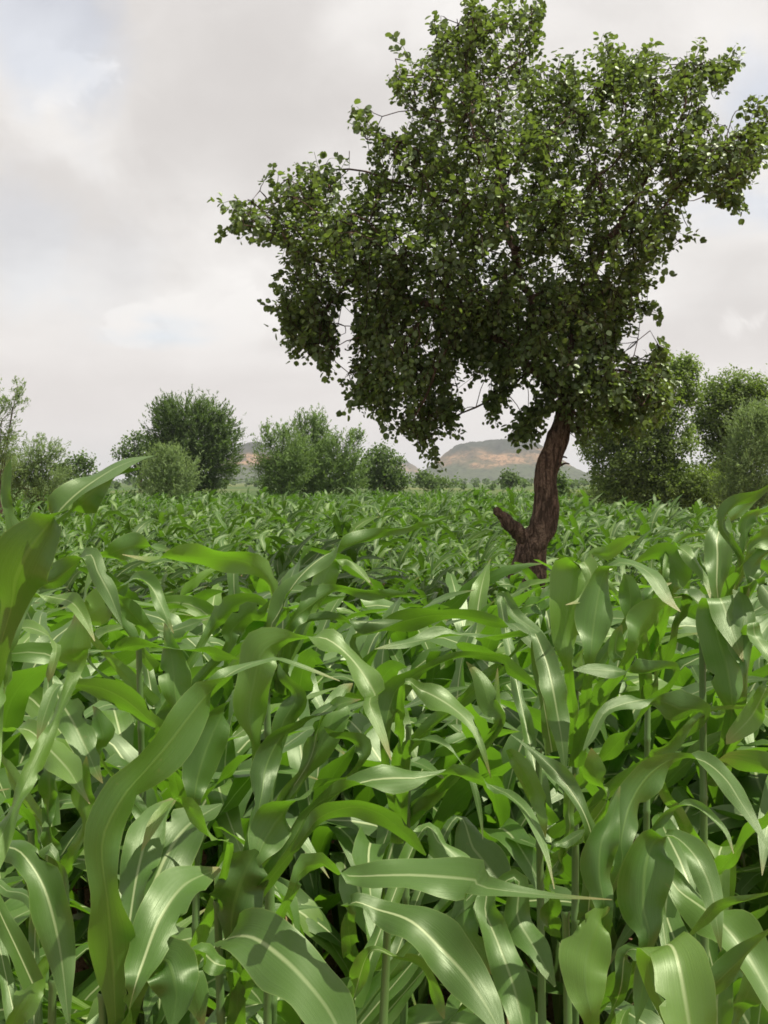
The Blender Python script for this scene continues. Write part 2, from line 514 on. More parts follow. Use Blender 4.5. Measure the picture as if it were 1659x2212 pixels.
# ------------------------------------------------------------------ corn leaves and plants
WIND = np.array((1.0, 0.15, 0.0))


def gen_leaf(rng, base, az, L, W, e0, droop, wind, seg, ncol, kink=0.0, vk=0.5, lift=0.0):
    """one arching blade of length L that starts at base and is blown along the wind"""
    n = seg + 1
    v = np.linspace(0, 1, n)
    th = e0 - droop * v ** 1.35 - kink / (1 + np.exp(-(v - vk) * 22))
    h = np.array((math.cos(az), math.sin(az), 0.0))
    H = unit(h[None, :] + wind * (v ** 1.2)[:, None] * WIND[None, :])
    d = H * np.cos(th)[:, None] + np.array((0, 0, 1.0))[None, :] * np.sin(th)[:, None]
    c = base + np.vstack([[0, 0, 0], np.cumsum((d[1:] + d[:-1]) / 2 * L / seg, axis=0)])
    N = -H * np.sin(th)[:, None] + np.array((0, 0, 1.0))[None, :] * np.cos(th)[:, None]
    side = np.cross(d, N)
    tw = rng.normal(0, 0.25) + rng.normal(0, 0.9) * v ** 1.5
    N = N * np.cos(tw)[:, None] + side * np.sin(tw)[:, None]
    w = W * (0.5 + 0.5 * np.sin(np.minimum(v / 0.38, 1) * np.pi / 2)) * np.where(v > 0.42, np.clip(1 - ((v - 0.42) / 0.58) ** 1.8, 0.0, 1), 1.0)
    w = np.maximum(w, 0.0015)
    return blade(c, N, w, ncol, rng, ripple=rng.uniform(0.012, 0.026), fold=rng.uniform(0.2, 0.5), freq=rng.uniform(2.0, 4.0))


def plant_leaves(rng, height, seg, ncol, count=10, wscale=1.0):
    """blades of one plant: two ranks along the stem, a spiky whorl on top"""
    out = []
    plane = rng.uniform(0, 2 * np.pi)
    stem_h = height * 0.66
    for i in range(count):
        f = i / (count - 1)
        z = stem_h * (0.16 + 0.84 * f)
        az = plane + (i % 2) * np.pi + rng.normal(0, 0.35)
        L = (0.55 + 0.40 * math.sin(math.pi * min(1, 0.2 + 0.75 * f))) * rng.uniform(0.85, 1.15) * height / 1.35
        Wd = rng.uniform(0.080, 0.108) * (0.8 + 0.3 * math.sin(math.pi * f)) * wscale
        e0 = math.radians(rng.uniform(42, 64) + 22 * f ** 2)
        droop = math.radians(rng.uniform(75, 125) - 35 * f)
        kink = math.radians(rng.uniform(20, 90)) if rng.random() < 0.45 else 0.0
        out.append(gen_leaf(rng, np.array((0, 0, z)), az, L, Wd, e0, droop, rng.uniform(0.4, 1.5), seg, ncol, kink, rng.uniform(0.3, 0.65)))
    return out, stem_h


def stem_mesh(h, r0=0.013, r1=0.006, lean=(0, 0)):
    zs, rs = [0.0], [r0 * 1.15]
    k = max(3, int(h / 0.16))
    for i in range(1, k + 1):
        z = h * i / k
        r = r0 + (r1 - r0) * i / k
        zs += [z - 0.012, z - 0.004, z]
        rs += [r, r * 1.25, r * 1.02]
    zs = np.array(zs)
    c = np.column_stack([lean[0] * zs / h, lean[1] * zs / h, zs])
    return tube(c, rs, 7)


proto_rng = np.random.default_rng(11)
PROTOS = []          # (stem mesh, [leaf meshes]) of each kind of plant
for k in range(12):
    lv, sh = plant_leaves(proto_rng, 1.35, 14, 4, count=11)
    V, F = stem_mesh(sh * 1.04)
    PROTOS.append((mesh_np('stem', V, F, M_STEM), [mesh_np('leaf', a, b, M_DRY if (q == 0 and k % 2 == 0) else M_CORN, c) for q, (a, b, c) in enumerate(lv)]))


def place_plant(k, x, y, rot, sc, label, group):
    t = thing('corn_plant', label, 'corn plant', (x, y, float(gz(x, y)) - 0.02), group)
    t.rotation_euler = (0, 0, rot)
    t.scale = (sc, sc, sc)
    sm, lm = PROTOS[k]
    obj('stem', sm, t)
    for m in lm:
        obj('leaf', m, t)
    return t


# --- the plants right in front, leaf by leaf
REG = {'A': (0, 972, .3472), 'B': (540, 1044, .3472), 'C': (1083, 1044, .3472), 'D': (0, 1404, .3472), 'E': (540, 1476, .3472),
       'F': (1083, 1476, .3472), 'G': (0, 1656, .5), 'H': (829.4, 1656, .5)}
SIDE = {'a': (0.0, -0.55, 0.83), 'b': (0.0, 0.80, 0.50), 'f': (0.0, -1.0, 0.12), 'u': (0.1, -0.1, 1.0), 'l': (-0.5, -0.6, 0.6), 'k': (0.0, 1.0, 0.1)}
hero_rng = np.random.default_rng(5)


def near_leaf(spec):
    """spec: 'G 500 1060 1.35 60 a; 490 800 1.33 150; ...' -> control rows"""
    rows, reg, side = [], None, 'a'
    for it in spec.split(';'):
        tk = it.split()
        if not tk:
            continue
        if tk[0] in REG:
            reg = tk.pop(0)
        if tk[-1] in SIDE:
            side = tk.pop()
        zx, zy, d, w = map(float, tk)
        x0, y0, s = REG[reg]
        p = P(x0 + zx * s, y0 + zy * s, d)
        rows.append([*p, w * s / FPX * d, *SIDE[side]])
    return np.array(rows)


def near_plant(stem, label, leaves, group='corn plants at the front of the field'):
    """stem: picture column and depth of the stalk"""
    rows = [near_leaf(s) for s in leaves]
    px, d = stem
    bx = (px - 829.5) / FPX * d
    base = np.array((bx, d, float(gz(bx, d)) - 0.02))
    t = thing('corn_plant', label, 'corn plant', tuple(base), group)
    top = max(0.35, np.median([r[0, 2] for r in rows]) - 0.02 - base[2])
    V, F = stem_mesh(top, 0.011, 0.006, (hero_rng.normal(0, .02), hero_rng.normal(0, .02)))
    obj('stem', mesh_np('stem', V, F, M_STEM), t)
    for r in rows:
        p0 = r[0, :3]
        hd = math.hypot(p0[0] - base[0], p0[1] - base[1])
        za = min(max(base[2] + 0.15, p0[2] - 0.7 * hd - 0.06), base[2] + top)
        first = np.array([[base[0], base[1], za, max(0.034, r[0, 3] * 0.9), *r[0, 4:]]])
        r = np.vstack([first, r])
        R, L = catmull(r, 46)
        sd = hero_rng.uniform(0, 90)
        for q in range(3, len(R)):
            R[q, 4:7] += 0.40 * np.array(mnoise.noise_vector(Vector((q * 0.16, sd, 0))))
            R[q, 3] *= 1 + 0.10 * mnoise.noise(Vector((q * 0.22, sd, 7.0)))
        V, F, U = blade(R[:, :3], R[:, 4:7], np.maximum(R[:, 3] * 1.0, 0.0012), 8, hero_rng,
                        ripple=hero_rng.uniform(0.010, 0.026), fold=hero_rng.uniform(0.15, 0.45), freq=max(1.8, L * 5.5))
        G = V.reshape(47, 9, 3)
        for _ in range(hero_rng.integers(0, 4)):          # small tears in the margin
            q, e = hero_rng.integers(12, 42), hero_rng.random() < 0.5
            a, b = (0, 2) if e else (8, 6)
            G[q, a] += (G[q, b] - G[q, a]) * hero_rng.uniform(0.4, 0.95)
            if hero_rng.random() < 0.4:
                G[q + 1, a] += (G[q + 1, b] - G[q + 1, a]) * hero_rng.uniform(0.2, 0.6)
        obj('leaf', mesh_np('leaf', V - base, F, M_CORN, U), t)
    return t


near_plant((250, 1.42), 'corn plant at lower left with a huge blade sweeping up to the right', [
    'G 500 1080 1.36 70 b; 492 900 1.35 170; 480 740 1.34 210; 462 560 1.33 130; 440 400 1.33 140; 452 280 1.33 165; 540 120 1.34 185; D 900 760 1.37 300; 1060 570 1.4 290; 1260 310 1.43 210; 1400 170 1.46 120 a; 1540 95 1.5 75; 1660 60 1.53 50; B 180 1090 1.56 50; 350 1150 1.58 40; 560 1230 1.6 4',
    'G 520 1000 1.37 70 a; 560 680 1.43 150; 600 430 1.5 170; 665 220 1.57 120; 750 140 1.62 30',
    'G 560 900 1.39 60 a; 615 660 1.45 160; 680 470 1.5 230; 745 340 1.55 240; 830 240 1.6 190; 960 160 1.66 12',
    'G 570 1000 1.31 70 a; 620 840 1.33 170; 690 660 1.38 210; 800 510 1.44 190; 950 440 1.5 20',
    'G 640 900 1.4 60 k; 720 840 1.4 200; 760 980 1.38 190; 740 1130 1.36 20',
])
near_plant((505, 1.62), 'corn plant at lower middle with a long flat blade pointing right', [
    'G 1010 760 1.6 60 b; 1050 560 1.6 90; E 40 860 1.63 90; 75 680 1.65 120; 100 520 1.68 170; 190 340 1.7 170; 320 255 1.73 110; 470 170 1.76 120 a; 590 85 1.8 90 b; 740 100 1.82 6',
    'G 1000 740 1.58 60 b; 1010 600 1.57 220; 1060 450 1.57 220; 1110 360 1.58 30',
    'E 20 1150 1.58 60 b; 110 950 1.6 240; 230 780 1.62 290; 380 670 1.66 190; 500 610 1.7 50; 680 575 1.75 4',
    'E 250 1000 1.62 80 b; 380 780 1.65 180; 560 680 1.68 140; 720 610 1.7 120 a; 880 590 1.7 220; 1040 590 1.7 130; 1140 570 1.71 40; 1290 570 1.7 120 b; 1430 600 1.68 70; 1540 660 1.65 60 a; F 40 690 1.6 60; 150 790 1.56 80; 225 920 1.52 65; 285 1080 1.48 32; 330 1280 1.44 3',
    'E 300 1000 1.55 60 b; 430 840 1.55 120; 620 770 1.52 150; 790 800 1.5 200; 950 920 1.48 200; 1095 1070 1.46 16',
    'E 240 1340 1.3 60 b; 310 1180 1.3 130; 420 1110 1.3 130; 540 1180 1.29 150; 640 1200 1.28 100 a; 820 1195 1.26 210; 1060 1195 1.25 300; 1400 1225 1.23 250; H 420 520 1.2 105; 700 555 1.18 40; 985 575 1.15 4',
    'G 1000 800 1.45 50 a; 960 755 1.4 80; 1080 735 1.33 220; 1230 835 1.28 290; 1370 985 1.24 250; 1450 1110 1.2 210; 1510 1260 1.17 30',
    'G 1020 900 1.5 50 b; 930 850 1.5 110 a; 860 800 1.49 110; 790 880 1.47 130 b; 840 990 1.46 120; 880 1130 1.45 10',
])
near_plant((760, 1.55), 'corn plant at lower middle whose glossy pale leaves hang straight down', [
    'H -150 600 1.46 60 a; -20 620 1.45 130; 120 670 1.42 200; 250 790 1.4 220; 360 910 1.37 190; 440 1030 1.34 150; 520 1180 1.3 20',
    'H 150 300 1.72 60 a; 240 330 1.7 110; 330 410 1.68 110; 400 520 1.65 20',
    'H 280 260 1.82 50 a; 390 360 1.8 160; 470 460 1.78 180; 555 560 1.74 30',
    'H 520 500 1.62 50 a; 580 660 1.6 120; 660 800 1.55 120; 740 950 1.5 10',
    'H 395 540 1.6 50 a; 440 640 1.58 110; 500 780 1.55 140; 560 950 1.5 150; 600 1120 1.46 110; 630 1300 1.43 8',
    'H 300 560 1.6 50 k; 350 700 1.58 130; 420 800 1.56 100; 470 900 1.55 8',
    'H -60 800 1.5 50 a; 60 830 1.45 60; 160 870 1.42 110 b; 230 1000 1.4 80; 260 1090 1.38 6',
])
near_plant((1275, 1.5), 'corn plant at lower right with upright glowing leaves and a bright arched blade', [
    'F 740 1150 1.5 90 k; 745 980 1.51 150; 800 760 1.54 230; 900 590 1.57 240; 1010 500 1.59 150; 1100 465 1.6 70; 1250 480 1.6 110 a; 1390 590 1.55 140; 1490 740 1.5 100; 1590 900 1.46 55; 1680 1060 1.43 4',
    'F 565 1110 1.5 70 a; 562 950 1.5 110; 510 800 1.5 105; 425 660 1.52 110; 330 540 1.54 85; 200 420 1.57 45; 60 320 1.6 4',
    'F 640 1480 1.45 90 k; 610 1200 1.46 190; 620 1000 1.48 190; 680 860 1.5 110; 740 640 1.52 6',
    'H 1130 800 1.4 80 k; 1120 600 1.42 190; 1130 430 1.44 210; 1170 320 1.46 160; 1250 300 1.45 70 a; 1350 395 1.4 115; 1412 530 1.37 105; 1440 690 1.34 45; 1456 800 1.33 3',
    'F 900 960 1.52 40 b; 970 860 1.52 70; 1060 790 1.52 65; 1180 757 1.52 55 a; 1300 830 1.5 55; 1400 930 1.48 36; 1445 1060 1.46 3',
    'H 900 1120 1.36 70 k; 870 950 1.36 180; 880 800 1.38 210; 930 660 1.4 110; 980 610 1.45 6',
    'H 1010 1000 1.4 60 a; 1040 820 1.4 80; 1090 790 1.38 90; 1130 850 1.36 80 b; 1110 1000 1.35 60; 1090 1120 1.34 4',
])
near_plant((1500, 1.3), 'corn plant in the lower right corner with a wide glossy leaf folded straight down', [
    'H 1150 900 1.32 80 b; 1180 800 1.31 200; 1235 770 1.28 200 a; 1270 840 1.25 235; 1300 1000 1.22 250; 1322 1150 1.2 230; 1340 1350 1.18 50',
    'H 1185 490 1.5 30 a; 1290 550 1.48 130; 1440 660 1.42 200; 1550 790 1.38 200; 1650 960 1.34 160; 1750 1150 1.3 16',
    'H 1800 560 1.28 40 b; 1560 580 1.28 36; 1450 605 1.3 60; 1380 665 1.3 85; 1300 755 1.3 4',
    'H 1430 1250 1.33 60 a; 1440 1000 1.35 110; 1480 850 1.37 90; 1530 840 1.37 60 b; 1560 900 1.36 5',
    'H 1500 1150 1.5 70 k; 1560 1000 1.5 140; 1620 880 1.5 120; 1700 800 1.5 6',
])
near_plant((60, 1.5), 'corn plant at the left edge with one long shaded leaf hanging straight down', [
    'G -120 345 1.5 60 a; 0 345 1.48 110; 90 370 1.46 115; 180 500 1.44 145; 230 650 1.42 160; 265 830 1.4 120; 290 1050 1.37 35; 300 1150 1.36 4',
    'G 150 800 1.62 50 a; 160 600 1.62 120; 200 420 1.62 120; 215 360 1.62 60; 270 470 1.6 50 b; 300 620 1.58 6',
    'G 60 1150 1.5 60 b; 120 1000 1.5 110; 190 860 1.52 90; 230 800 1.54 6',
    'G -40 560 1.7 40 a; 40 540 1.7 50; 120 560 1.68 60; 180 660 1.66 50; 200 780 1.65 4',
])
near_plant((105, 1.85), 'corn plant at middle left with a glossy pale strap hanging over a dark gap', [
    'D -80 530 1.92 60 b; 60 500 1.9 60; 180 500 1.88 120 a; 300 610 1.85 175; 420 740 1.8 180; 490 850 1.77 60; 560 960 1.74 4',
    'D 300 200 2.0 60 a; 370 310 2 150; 450 440 1.97 185; 530 600 1.94 160; 600 760 1.9 60; 640 830 1.88 4',
    'D 520 1120 1.8 60 k; 520 920 1.8 120; 528 780 1.8 80; 538 660 1.8 4',
    'D 240 1000 1.9 40 a; 330 950 1.9 60; 430 930 1.88 80; 500 940 1.86 5',
    'D 300 1030 1.85 60 b; 310 860 1.85 110; 300 700 1.85 80; 280 640 1.85 5',
])
near_plant((395, 1.95), 'corn plant left of the middle with a pale upright blade among darker leaves', [
    'D 1110 440 1.9 60 k; 1090 270 1.9 150; 1072 80 1.92 155; 1045 -60 1.93 95; A 1025 1075 1.95 5',
    'D 1010 530 1.75 70 b; 920 430 1.75 180; 780 310 1.75 260; 640 240 1.75 170; 530 220 1.75 90; 440 212 1.75 60; 350 235 1.73 75 a; 290 370 1.7 95; 252 500 1.68 50; 235 590 1.67 3',
    'D 1200 1000 1.8 60 b; 1230 800 1.8 190; 1290 600 1.82 230; 1380 400 1.85 170; 1440 270 1.9 20',
    'D 1420 1300 1.5 50 b; 1330 1170 1.5 100; 1220 1030 1.52 125; 1140 930 1.53 75; 1060 945 1.53 60 a; 960 1080 1.5 80; 880 1250 1.47 6',
    'D 640 700 2.0 50 k; 640 540 2.0 130; 600 400 2.02 70; 575 350 2.04 5',
    'A 560 1320 1.9 40 a; 720 1250 1.9 90; 860 1215 1.9 110 b; 1020 1230 1.92 120; 1200 1250 1.92 90 a; 1350 1270 1.9 100 b; 1490 1300 1.88 5',
])
near_plant((560, 1.8), 'corn plant in the middle with a great arched leaf whose pale tip hangs down', [
    'D 1580 580 1.75 70 k; 1550 400 1.75 190; 1580 200 1.75 220; B 70 1060 1.75 230 b; 200 975 1.76 140; 330 962 1.76 50; 470 965 1.74 160 a; 600 1060 1.72 210; 700 1180 1.69 200; 780 1320 1.66 140; E 740 110 1.64 95; 820 320 1.6 70; 880 480 1.58 4',
    'E 150 500 1.85 60 k; 200 260 1.85 130; 290 80 1.86 130; B 200 1200 1.87 60; 180 1120 1.88 5',
    'E 300 620 1.8 60 k; 420 420 1.8 180; 520 200 1.82 180; 580 60 1.85 110; 640 0 1.87 5',
    'E 640 560 1.75 50 b; 700 400 1.75 110; 620 340 1.75 90; 520 320 1.75 60; 460 270 1.75 4',
    'E 350 520 1.8 40 a; 420 300 1.8 60; 480 190 1.78 60; 560 130 1.76 90; 690 100 1.74 5',
])
near_plant((-45, 1.4), 'tall corn plant at the left edge with a blade rising against the far trees', [
    'A 60 1020 1.32 150 k; 100 800 1.29 380; 170 640 1.27 400; 270 500 1.26 230 b; 370 380 1.26 200 a; 470 280 1.27 200; 590 190 1.29 200; 730 105 1.33 120; 850 60 1.37 55; 965 35 1.4 4',
    'A 300 560 1.31 60 a; 420 410 1.31 150; 550 280 1.32 160 b; 700 160 1.34 120; 870 115 1.37 5',
    'A 110 630 1.42 60 b; 95 520 1.42 80; 62 410 1.42 40; 38 270 1.42 80; 45 150 1.42 60; 66 60 1.42 3',
    'A 180 890 1.5 90 b; 340 810 1.5 150; 460 720 1.5 130; 560 650 1.5 110 a; 610 760 1.47 110; 675 880 1.45 110; 725 1000 1.42 60; 762 1100 1.4 3',
    'A 0 970 1.42 50 b; 90 900 1.41 50; 200 890 1.4 50; 320 915 1.4 70 a; 440 945 1.38 105; 520 1040 1.36 75; 590 1190 1.34 4',
    'A 440 1450 1.62 70 k; 450 1250 1.62 190; 480 1090 1.63 140; 470 1000 1.64 10',
    'A -30 900 1.42 30 a; 0 1050 1.42 60; 20 1200 1.41 80; 40 1348 1.4 60; D 25 275 1.4 4',
    'A 60 1200 1.6 40 a; 130 1110 1.6 110; 230 1120 1.58 110; 330 1180 1.55 60 b; 350 1260 1.52 60 a; 310 1400 1.5 60; D 300 200 1.5 4',
    'A 40 1100 1.55 60 b; 90 1000 1.55 120; 160 930 1.55 90; 190 880 1.55 5',
])
near_plant((330, 2.1), 'corn plant near the left edge with a long dark blade bowed over rightward', [
    'B 175 860 1.95 50 b; 158 760 1.95 50; 140 640 1.95 70; 60 530 1.95 120; A 1480 680 1.95 160; 1300 670 1.95 180; 1120 660 1.95 130; 950 680 1.95 60 a; 860 670 1.95 30; 760 650 1.95 3',
    'A 580 730 2.02 50 b; 690 645 2.02 130; 840 595 2.02 110; 970 605 2.02 60 a; 1090 640 2.0 5',
    'A 700 1000 2.1 60 b; 730 880 2.1 90; 830 800 2.1 70 a; 930 840 2.08 90; 1000 960 2.05 100; 1040 1050 2.02 40; 1080 1140 2.0 3',
    'A 520 1100 2.1 60 k; 600 1000 2.1 200; 650 900 2.1 160; 680 820 2.1 5',
    'A 900 1150 2.2 50 a; 1050 1130 2.2 100; 1180 1090 2.2 110; 1260 1060 2.2 5',
    'A 1290 1150 2.2 60 b; 1380 1040 2.2 150; 1480 960 2.2 140; 1600 930 2.2 70; B 140 790 2.2 5',
    'A 1400 1250 2.1 60 b; 1440 1130 2.1 130; 1550 1020 2.1 150; B 60 820 2.1 80; 120 730 2.1 5',
])
near_plant((600, 2.0), 'corn plant near the middle with a slim blade stretched far towards the trunk', [
    'B 125 940 1.9 60 a; 190 790 1.9 110; 280 620 1.9 120; 420 480 1.92 110; 570 400 1.95 110 b; 720 350 1.98 95; 860 295 2 65; 1000 270 2.05 60; 1150 240 2.1 25; 1350 165 2.15 3',
    'B 235 910 1.9 60 b; 380 760 1.92 130; 540 665 1.95 90; 700 670 1.97 85; 850 690 2 60; 1090 700 2.02 3',
    'B 380 800 2.05 60 k; 440 650 2.05 140; 510 500 2.07 140; 600 475 2.07 55 a; 680 545 2.05 60; 765 640 2.02 4',
    'B 330 880 2.0 40 b; 430 850 2.0 60; 560 850 2.0 70; 700 860 2.0 100 a; 850 870 2.0 60; 950 850 2.0 4',
])
near_plant((860, 2.1), 'corn plant right of middle with a wide dark blade arching over a pale leaf', [
    'B 640 1010 2.1 40 b; 780 920 2.1 60; 950 860 2.1 150; 1150 820 2.1 165; 1350 830 2.08 130; 1560 870 2.05 70; C 80 880 2.02 80 a; 200 1000 1.98 75; 300 1100 1.95 6',
    'B 1680 1020 2.0 70 b; 1530 960 2.0 100; 1390 935 2.0 60 a; 1200 955 1.98 120; 1000 990 1.95 95; 775 1032 1.92 3',
    'E 840 420 1.9 60 b; B 890 1330 1.9 160; 1000 1210 1.9 140; 1150 1130 1.92 80; 1350 1070 1.94 70; 1560 1090 1.95 90; C 60 1160 1.93 120; 220 1270 1.9 70; F 365 115 1.87 3',
    'E 950 30 1.85 40 a; 1060 40 1.85 80; 1200 110 1.83 200; 1330 210 1.8 130; 1400 300 1.78 50; 1450 420 1.76 40; 1500 590 1.75 3',
    'E 1510 320 1.9 60 k; 1480 120 1.9 140; 1430 -30 1.92 90; B 1345 1110 1.95 5',
    'E 1520 320 1.9 40 k; 1530 120 1.9 60; B 1540 1150 1.92 4',
    'E 980 420 1.8 50 b; 1060 350 1.8 60; 1180 370 1.78 50 a; 1280 450 1.76 40; 1380 600 1.74 40; 1430 800 1.72 30; 1450 970 1.7 3',
])
near_plant((1195, 1.85), 'corn plant right of middle with a bright white midrib running straight down', [
    'C 200 960 1.82 60 a; 270 1080 1.78 120; 305 1200 1.75 150; F 325 60 1.73 200; 350 200 1.72 180; 375 350 1.7 90; 400 580 1.68 6',
    'C 0 760 2.3 50 a; 90 830 2.28 90; 190 900 2.25 90; 280 960 2.22 5',
    'F 60 450 1.75 50 b; 150 560 1.73 110; 230 720 1.72 100; 260 850 1.7 60; 275 960 1.7 3',
    'F 640 760 1.75 50 a; 590 600 1.75 130 b; 570 480 1.75 100; 560 400 1.75 4',
    'F 420 940 1.8 50 a; 420 800 1.8 70; 430 660 1.8 60; 460 560 1.8 4',
    'F 300 1070 1.6 20 a; 400 990 1.6 70; 480 940 1.6 60; 520 910 1.6 5',
    'F 1210 250 1.72 80 b; 1100 160 1.7 210; 960 105 1.7 70; 840 110 1.68 110 a; 710 145 1.66 100; 630 195 1.65 70; 560 330 1.63 55; 508 420 1.62 3',
])
near_plant((1250, 2.0), 'corn plant at middle right with tall dark blades standing upright and folded tips', [
    'C 420 1180 1.82 60 k; 400 930 1.82 190; 430 680 1.83 260; 455 530 1.84 230; 510 490 1.83 150 a; 560 590 1.81 80; 500 720 1.79 45; 400 757 1.77 3',
    'C 545 1180 1.76 60 k; 570 920 1.76 200; 600 720 1.78 190; 640 560 1.8 140; 730 495 1.8 100 a; 860 520 1.78 140; 950 590 1.75 110; 1030 720 1.72 70; 1115 800 1.7 3',
    'C 790 1080 1.82 80 b; 870 890 1.82 190; 960 780 1.83 150; 1060 740 1.85 10',
    'C 1070 1205 1.72 40 b; 900 1175 1.71 110; 720 1170 1.7 130 a; 560 1155 1.7 90; 445 1165 1.7 3',
    'C 740 1150 1.9 60 a; 710 1050 1.9 110; 720 950 1.9 80; 750 880 1.9 5',
    'C 600 780 2.05 50 b; 740 690 2.05 60; 870 650 2.05 100 a; 980 640 2.05 60; 1060 620 2.05 4',
    'C 760 900 2.0 60 k; 800 760 2.0 140; 790 620 2.0 100; 760 560 2.0 4',
])
near_plant((1550, 1.95), 'tall corn plant at the right edge with leaves blown up to the skyline', [
    'C 1350 780 2.0 70 f; 1340 620 2.0 130; 1345 460 2.02 145; 1345 330 2.05 140; 1390 250 2.1 100 b; 1500 160 2.15 60; 1680 30 2.2 4',
    'C 1430 1450 1.8 90 k; 1410 1180 1.8 260; 1345 930 1.82 230; 1330 780 1.84 200; 1355 710 1.82 190 a; 1400 810 1.8 200; 1440 940 1.77 120; 1505 1110 1.74 6',
    'C 1500 520 1.9 50 b; 1375 270 1.9 60; 1450 140 1.9 100; 1600 60 1.9 70; 1780 -70 1.92 4',
    'C 1500 460 1.92 40 b; 1530 225 1.93 90; 1660 155 1.95 90; 1820 200 1.95 6',
    'C 1510 500 1.86 50 b; 1560 365 1.86 110; 1700 315 1.86 100; 1860 370 1.86 6',
    'C 1530 700 1.86 50 b; 1560 520 1.86 120; 1680 420 1.86 100; 1850 430 1.86 6',
    'C 1540 650 1.8 60 a; 1600 620 1.8 120; 1700 740 1.78 130; 1800 900 1.75 6',
    'C 1540 900 1.75 60 a; 1580 950 1.73 130; 1650 1050 1.7 150; 1760 1200 1.68 8',
    'C 1510 1300 1.75 60 k; 1500 1000 1.76 130; 1500 750 1.8 120; 1440 660 1.82 5',
    'F 1860 560 1.62 60 b; 1700 540 1.6 160; 1560 500 1.6 190; 1430 465 1.6 110; 1350 475 1.6 4',
    'F 950 540 1.72 60 b; 1060 385 1.71 85; 1180 255 1.7 50; 1330 165 1.72 50; 1500 145 1.74 30; 1700 170 1.75 3',
    'F 1640 40 1.7 40 a; 1560 200 1.7 160; 1440 330 1.7 90; 1400 380 1.7 5',
])
near_plant((1400, 2.3), 'corn plant at middle right with a broad deep green blade just under the far field', [
    'C 1050 720 2.12 60 b; 1075 570 2.12 220; 1010 430 2.13 150; 880 470 2.13 60; 820 500 2.13 4',
    'C 1000 640 2.1 40 b; 1070 410 2.15 60; 1180 455 2.1 85 a; 1275 600 2.08 60; 1300 720 2.05 4',
    'C 560 475 2.4 24 b; 670 435 2.4 85; 760 370 2.4 110; 865 330 2.4 4',
    'C 1150 720 2.0 60 a; 1100 690 2.0 100; 1180 700 1.98 140; 1260 780 1.96 80; 1300 860 1.95 4',
    'C 880 800 2.1 60 k; 960 640 2.1 70; 1100 360 2.2 50 b; 1280 310 2.2 5',
])

# --- the dense crop round and behind them
frng = np.random.default_rng(23)
NEAR_LABEL = 'green corn plant in the dense crop just behind the foreground corn plants'
MID_LABEL = 'green corn plant in the lower crop around the foot of the lone tree'
TREE_X = (1150 - 829.5) / FPX * 12.0
placed = []


def halfw(y):
    return 0.37 * y + 0.55


def try_spots(y0, y1, dy, dx, jit):
    out = []
    y = y0
    while y < y1:
        hw = halfw(y)
        x = -hw + frng.uniform(0, dx)
        while x < hw:
            out.append((x + frng.normal(0, jit), y + frng.normal(0, jit)))
            x += dx
        y += dy
    return out


near_spots = []
for (x, y) in try_spots(1.5, 5.6, 0.32, 0.30, 0.05):
    if y < 3.6 and mnoise.noise(Vector((x * 2.1, y * 1.4, 3.0))) < -0.14:
        continue
    near_spots.append((x, y))
for i, (x, y) in enumerate(near_spots):
    # under the traced plants the crop stays low enough to fill the gaps without covering them
    sc = 0.68 + 0.40 * smooth(1.8, 3.4, y) + frng.uniform(-0.10, 0.10)
    place_plant(i % 12, x, y, frng.normal(0, 0.45), float(sc), NEAR_LABEL, 'corn plants behind the foreground plants')
def in_clump(x, y):
    return math.hypot(x + 0.95, (y - 13.0) * 0.7) < 0.62


def mid_scale(x, y, rng):
    n = mnoise.noise(Vector((x * 0.55, y * 0.35, 2.0)))
    s = rng.uniform(0.80, 1.04) + 0.24 * n
    if in_clump(x, y):
        s = rng.uniform(1.12, 1.36)          # a ranker clump
    if abs(x - TREE_X) < 0.7 and 9.5 < y < 11.7:
        s = max(s, rng.uniform(1.0, 1.15))
    return float(s)


n_mid = 300 - len(near_spots) - 19
mid_spots = [(x, y) for x, y in try_spots(8.6, 20.0, 0.52, 0.42, 0.08) if math.hypot(x - TREE_X, y - 12) > 0.45]
mid_ind, mid_rest = mid_spots[:n_mid], mid_spots[n_mid:]
for i, (x, y) in enumerate(mid_ind):
    rank = in_clump(x, y)
    place_plant((i * 5) % 12, x, y, frng.normal(0, 0.45), mid_scale(x, y, frng),
                'tall dark corn plant in the rank clump left of the lone tree' if rank else MID_LABEL,
                'corn plants of the tall dark clump' if rank else 'corn plants around the lone tree')
print('plants', len(near_spots), len(mid_ind), len(mid_rest))

# --- beyond them the field is one mass
lod_rng = np.random.default_rng(3)
LOD1 = [join(plant_leaves(lod_rng, 1.35, 6, 2, count=9, wscale=1.15)[0]) for _ in range(10)]
LOD2 = [join(plant_leaves(lod_rng, 1.35, 4, 1, count=8, wscale=1.7)[0]) for _ in range(10)]


def scatter(spots, lods, rng, s0, s1):
    V, F, U, off = [], [], [], 0
    for x, y in spots:
        v, f, u = lods[rng.integers(len(lods))]
        nn = mnoise.noise(Vector((x * 0.5, y * 0.25, 5.0)))
        if nn < -0.30 and rng.random() < 0.7:
            continue
        a, s = rng.normal(0, 0.5), (rng.uniform(s0, s1) + 0.45 * nn) * (1.25 if rng.random() < 0.05 else 1)
        if y < 20:
            s = mid_scale(x, y, rng)
        ca, sa = math.cos(a), math.sin(a)
        w = np.empty_like(v)
        w[:, 0] = (v[:, 0] * ca - v[:, 1] * sa) * s + x
        w[:, 1] = (v[:, 0] * sa + v[:, 1] * ca) * s + y
        w[:, 2] = v[:, 2] * s + gz(x, y) - 0.02
        V.append(w); F.append(f + off); U.append(u); off += len(v)
    return np.vstack(V), np.vstack(F), np.vstack(U)


def field_limit(x, y):
    px = x / y * FPX + 829.5
    return 96.0 if px < 1190 else (66.0 if px < 1300 else 47.0)


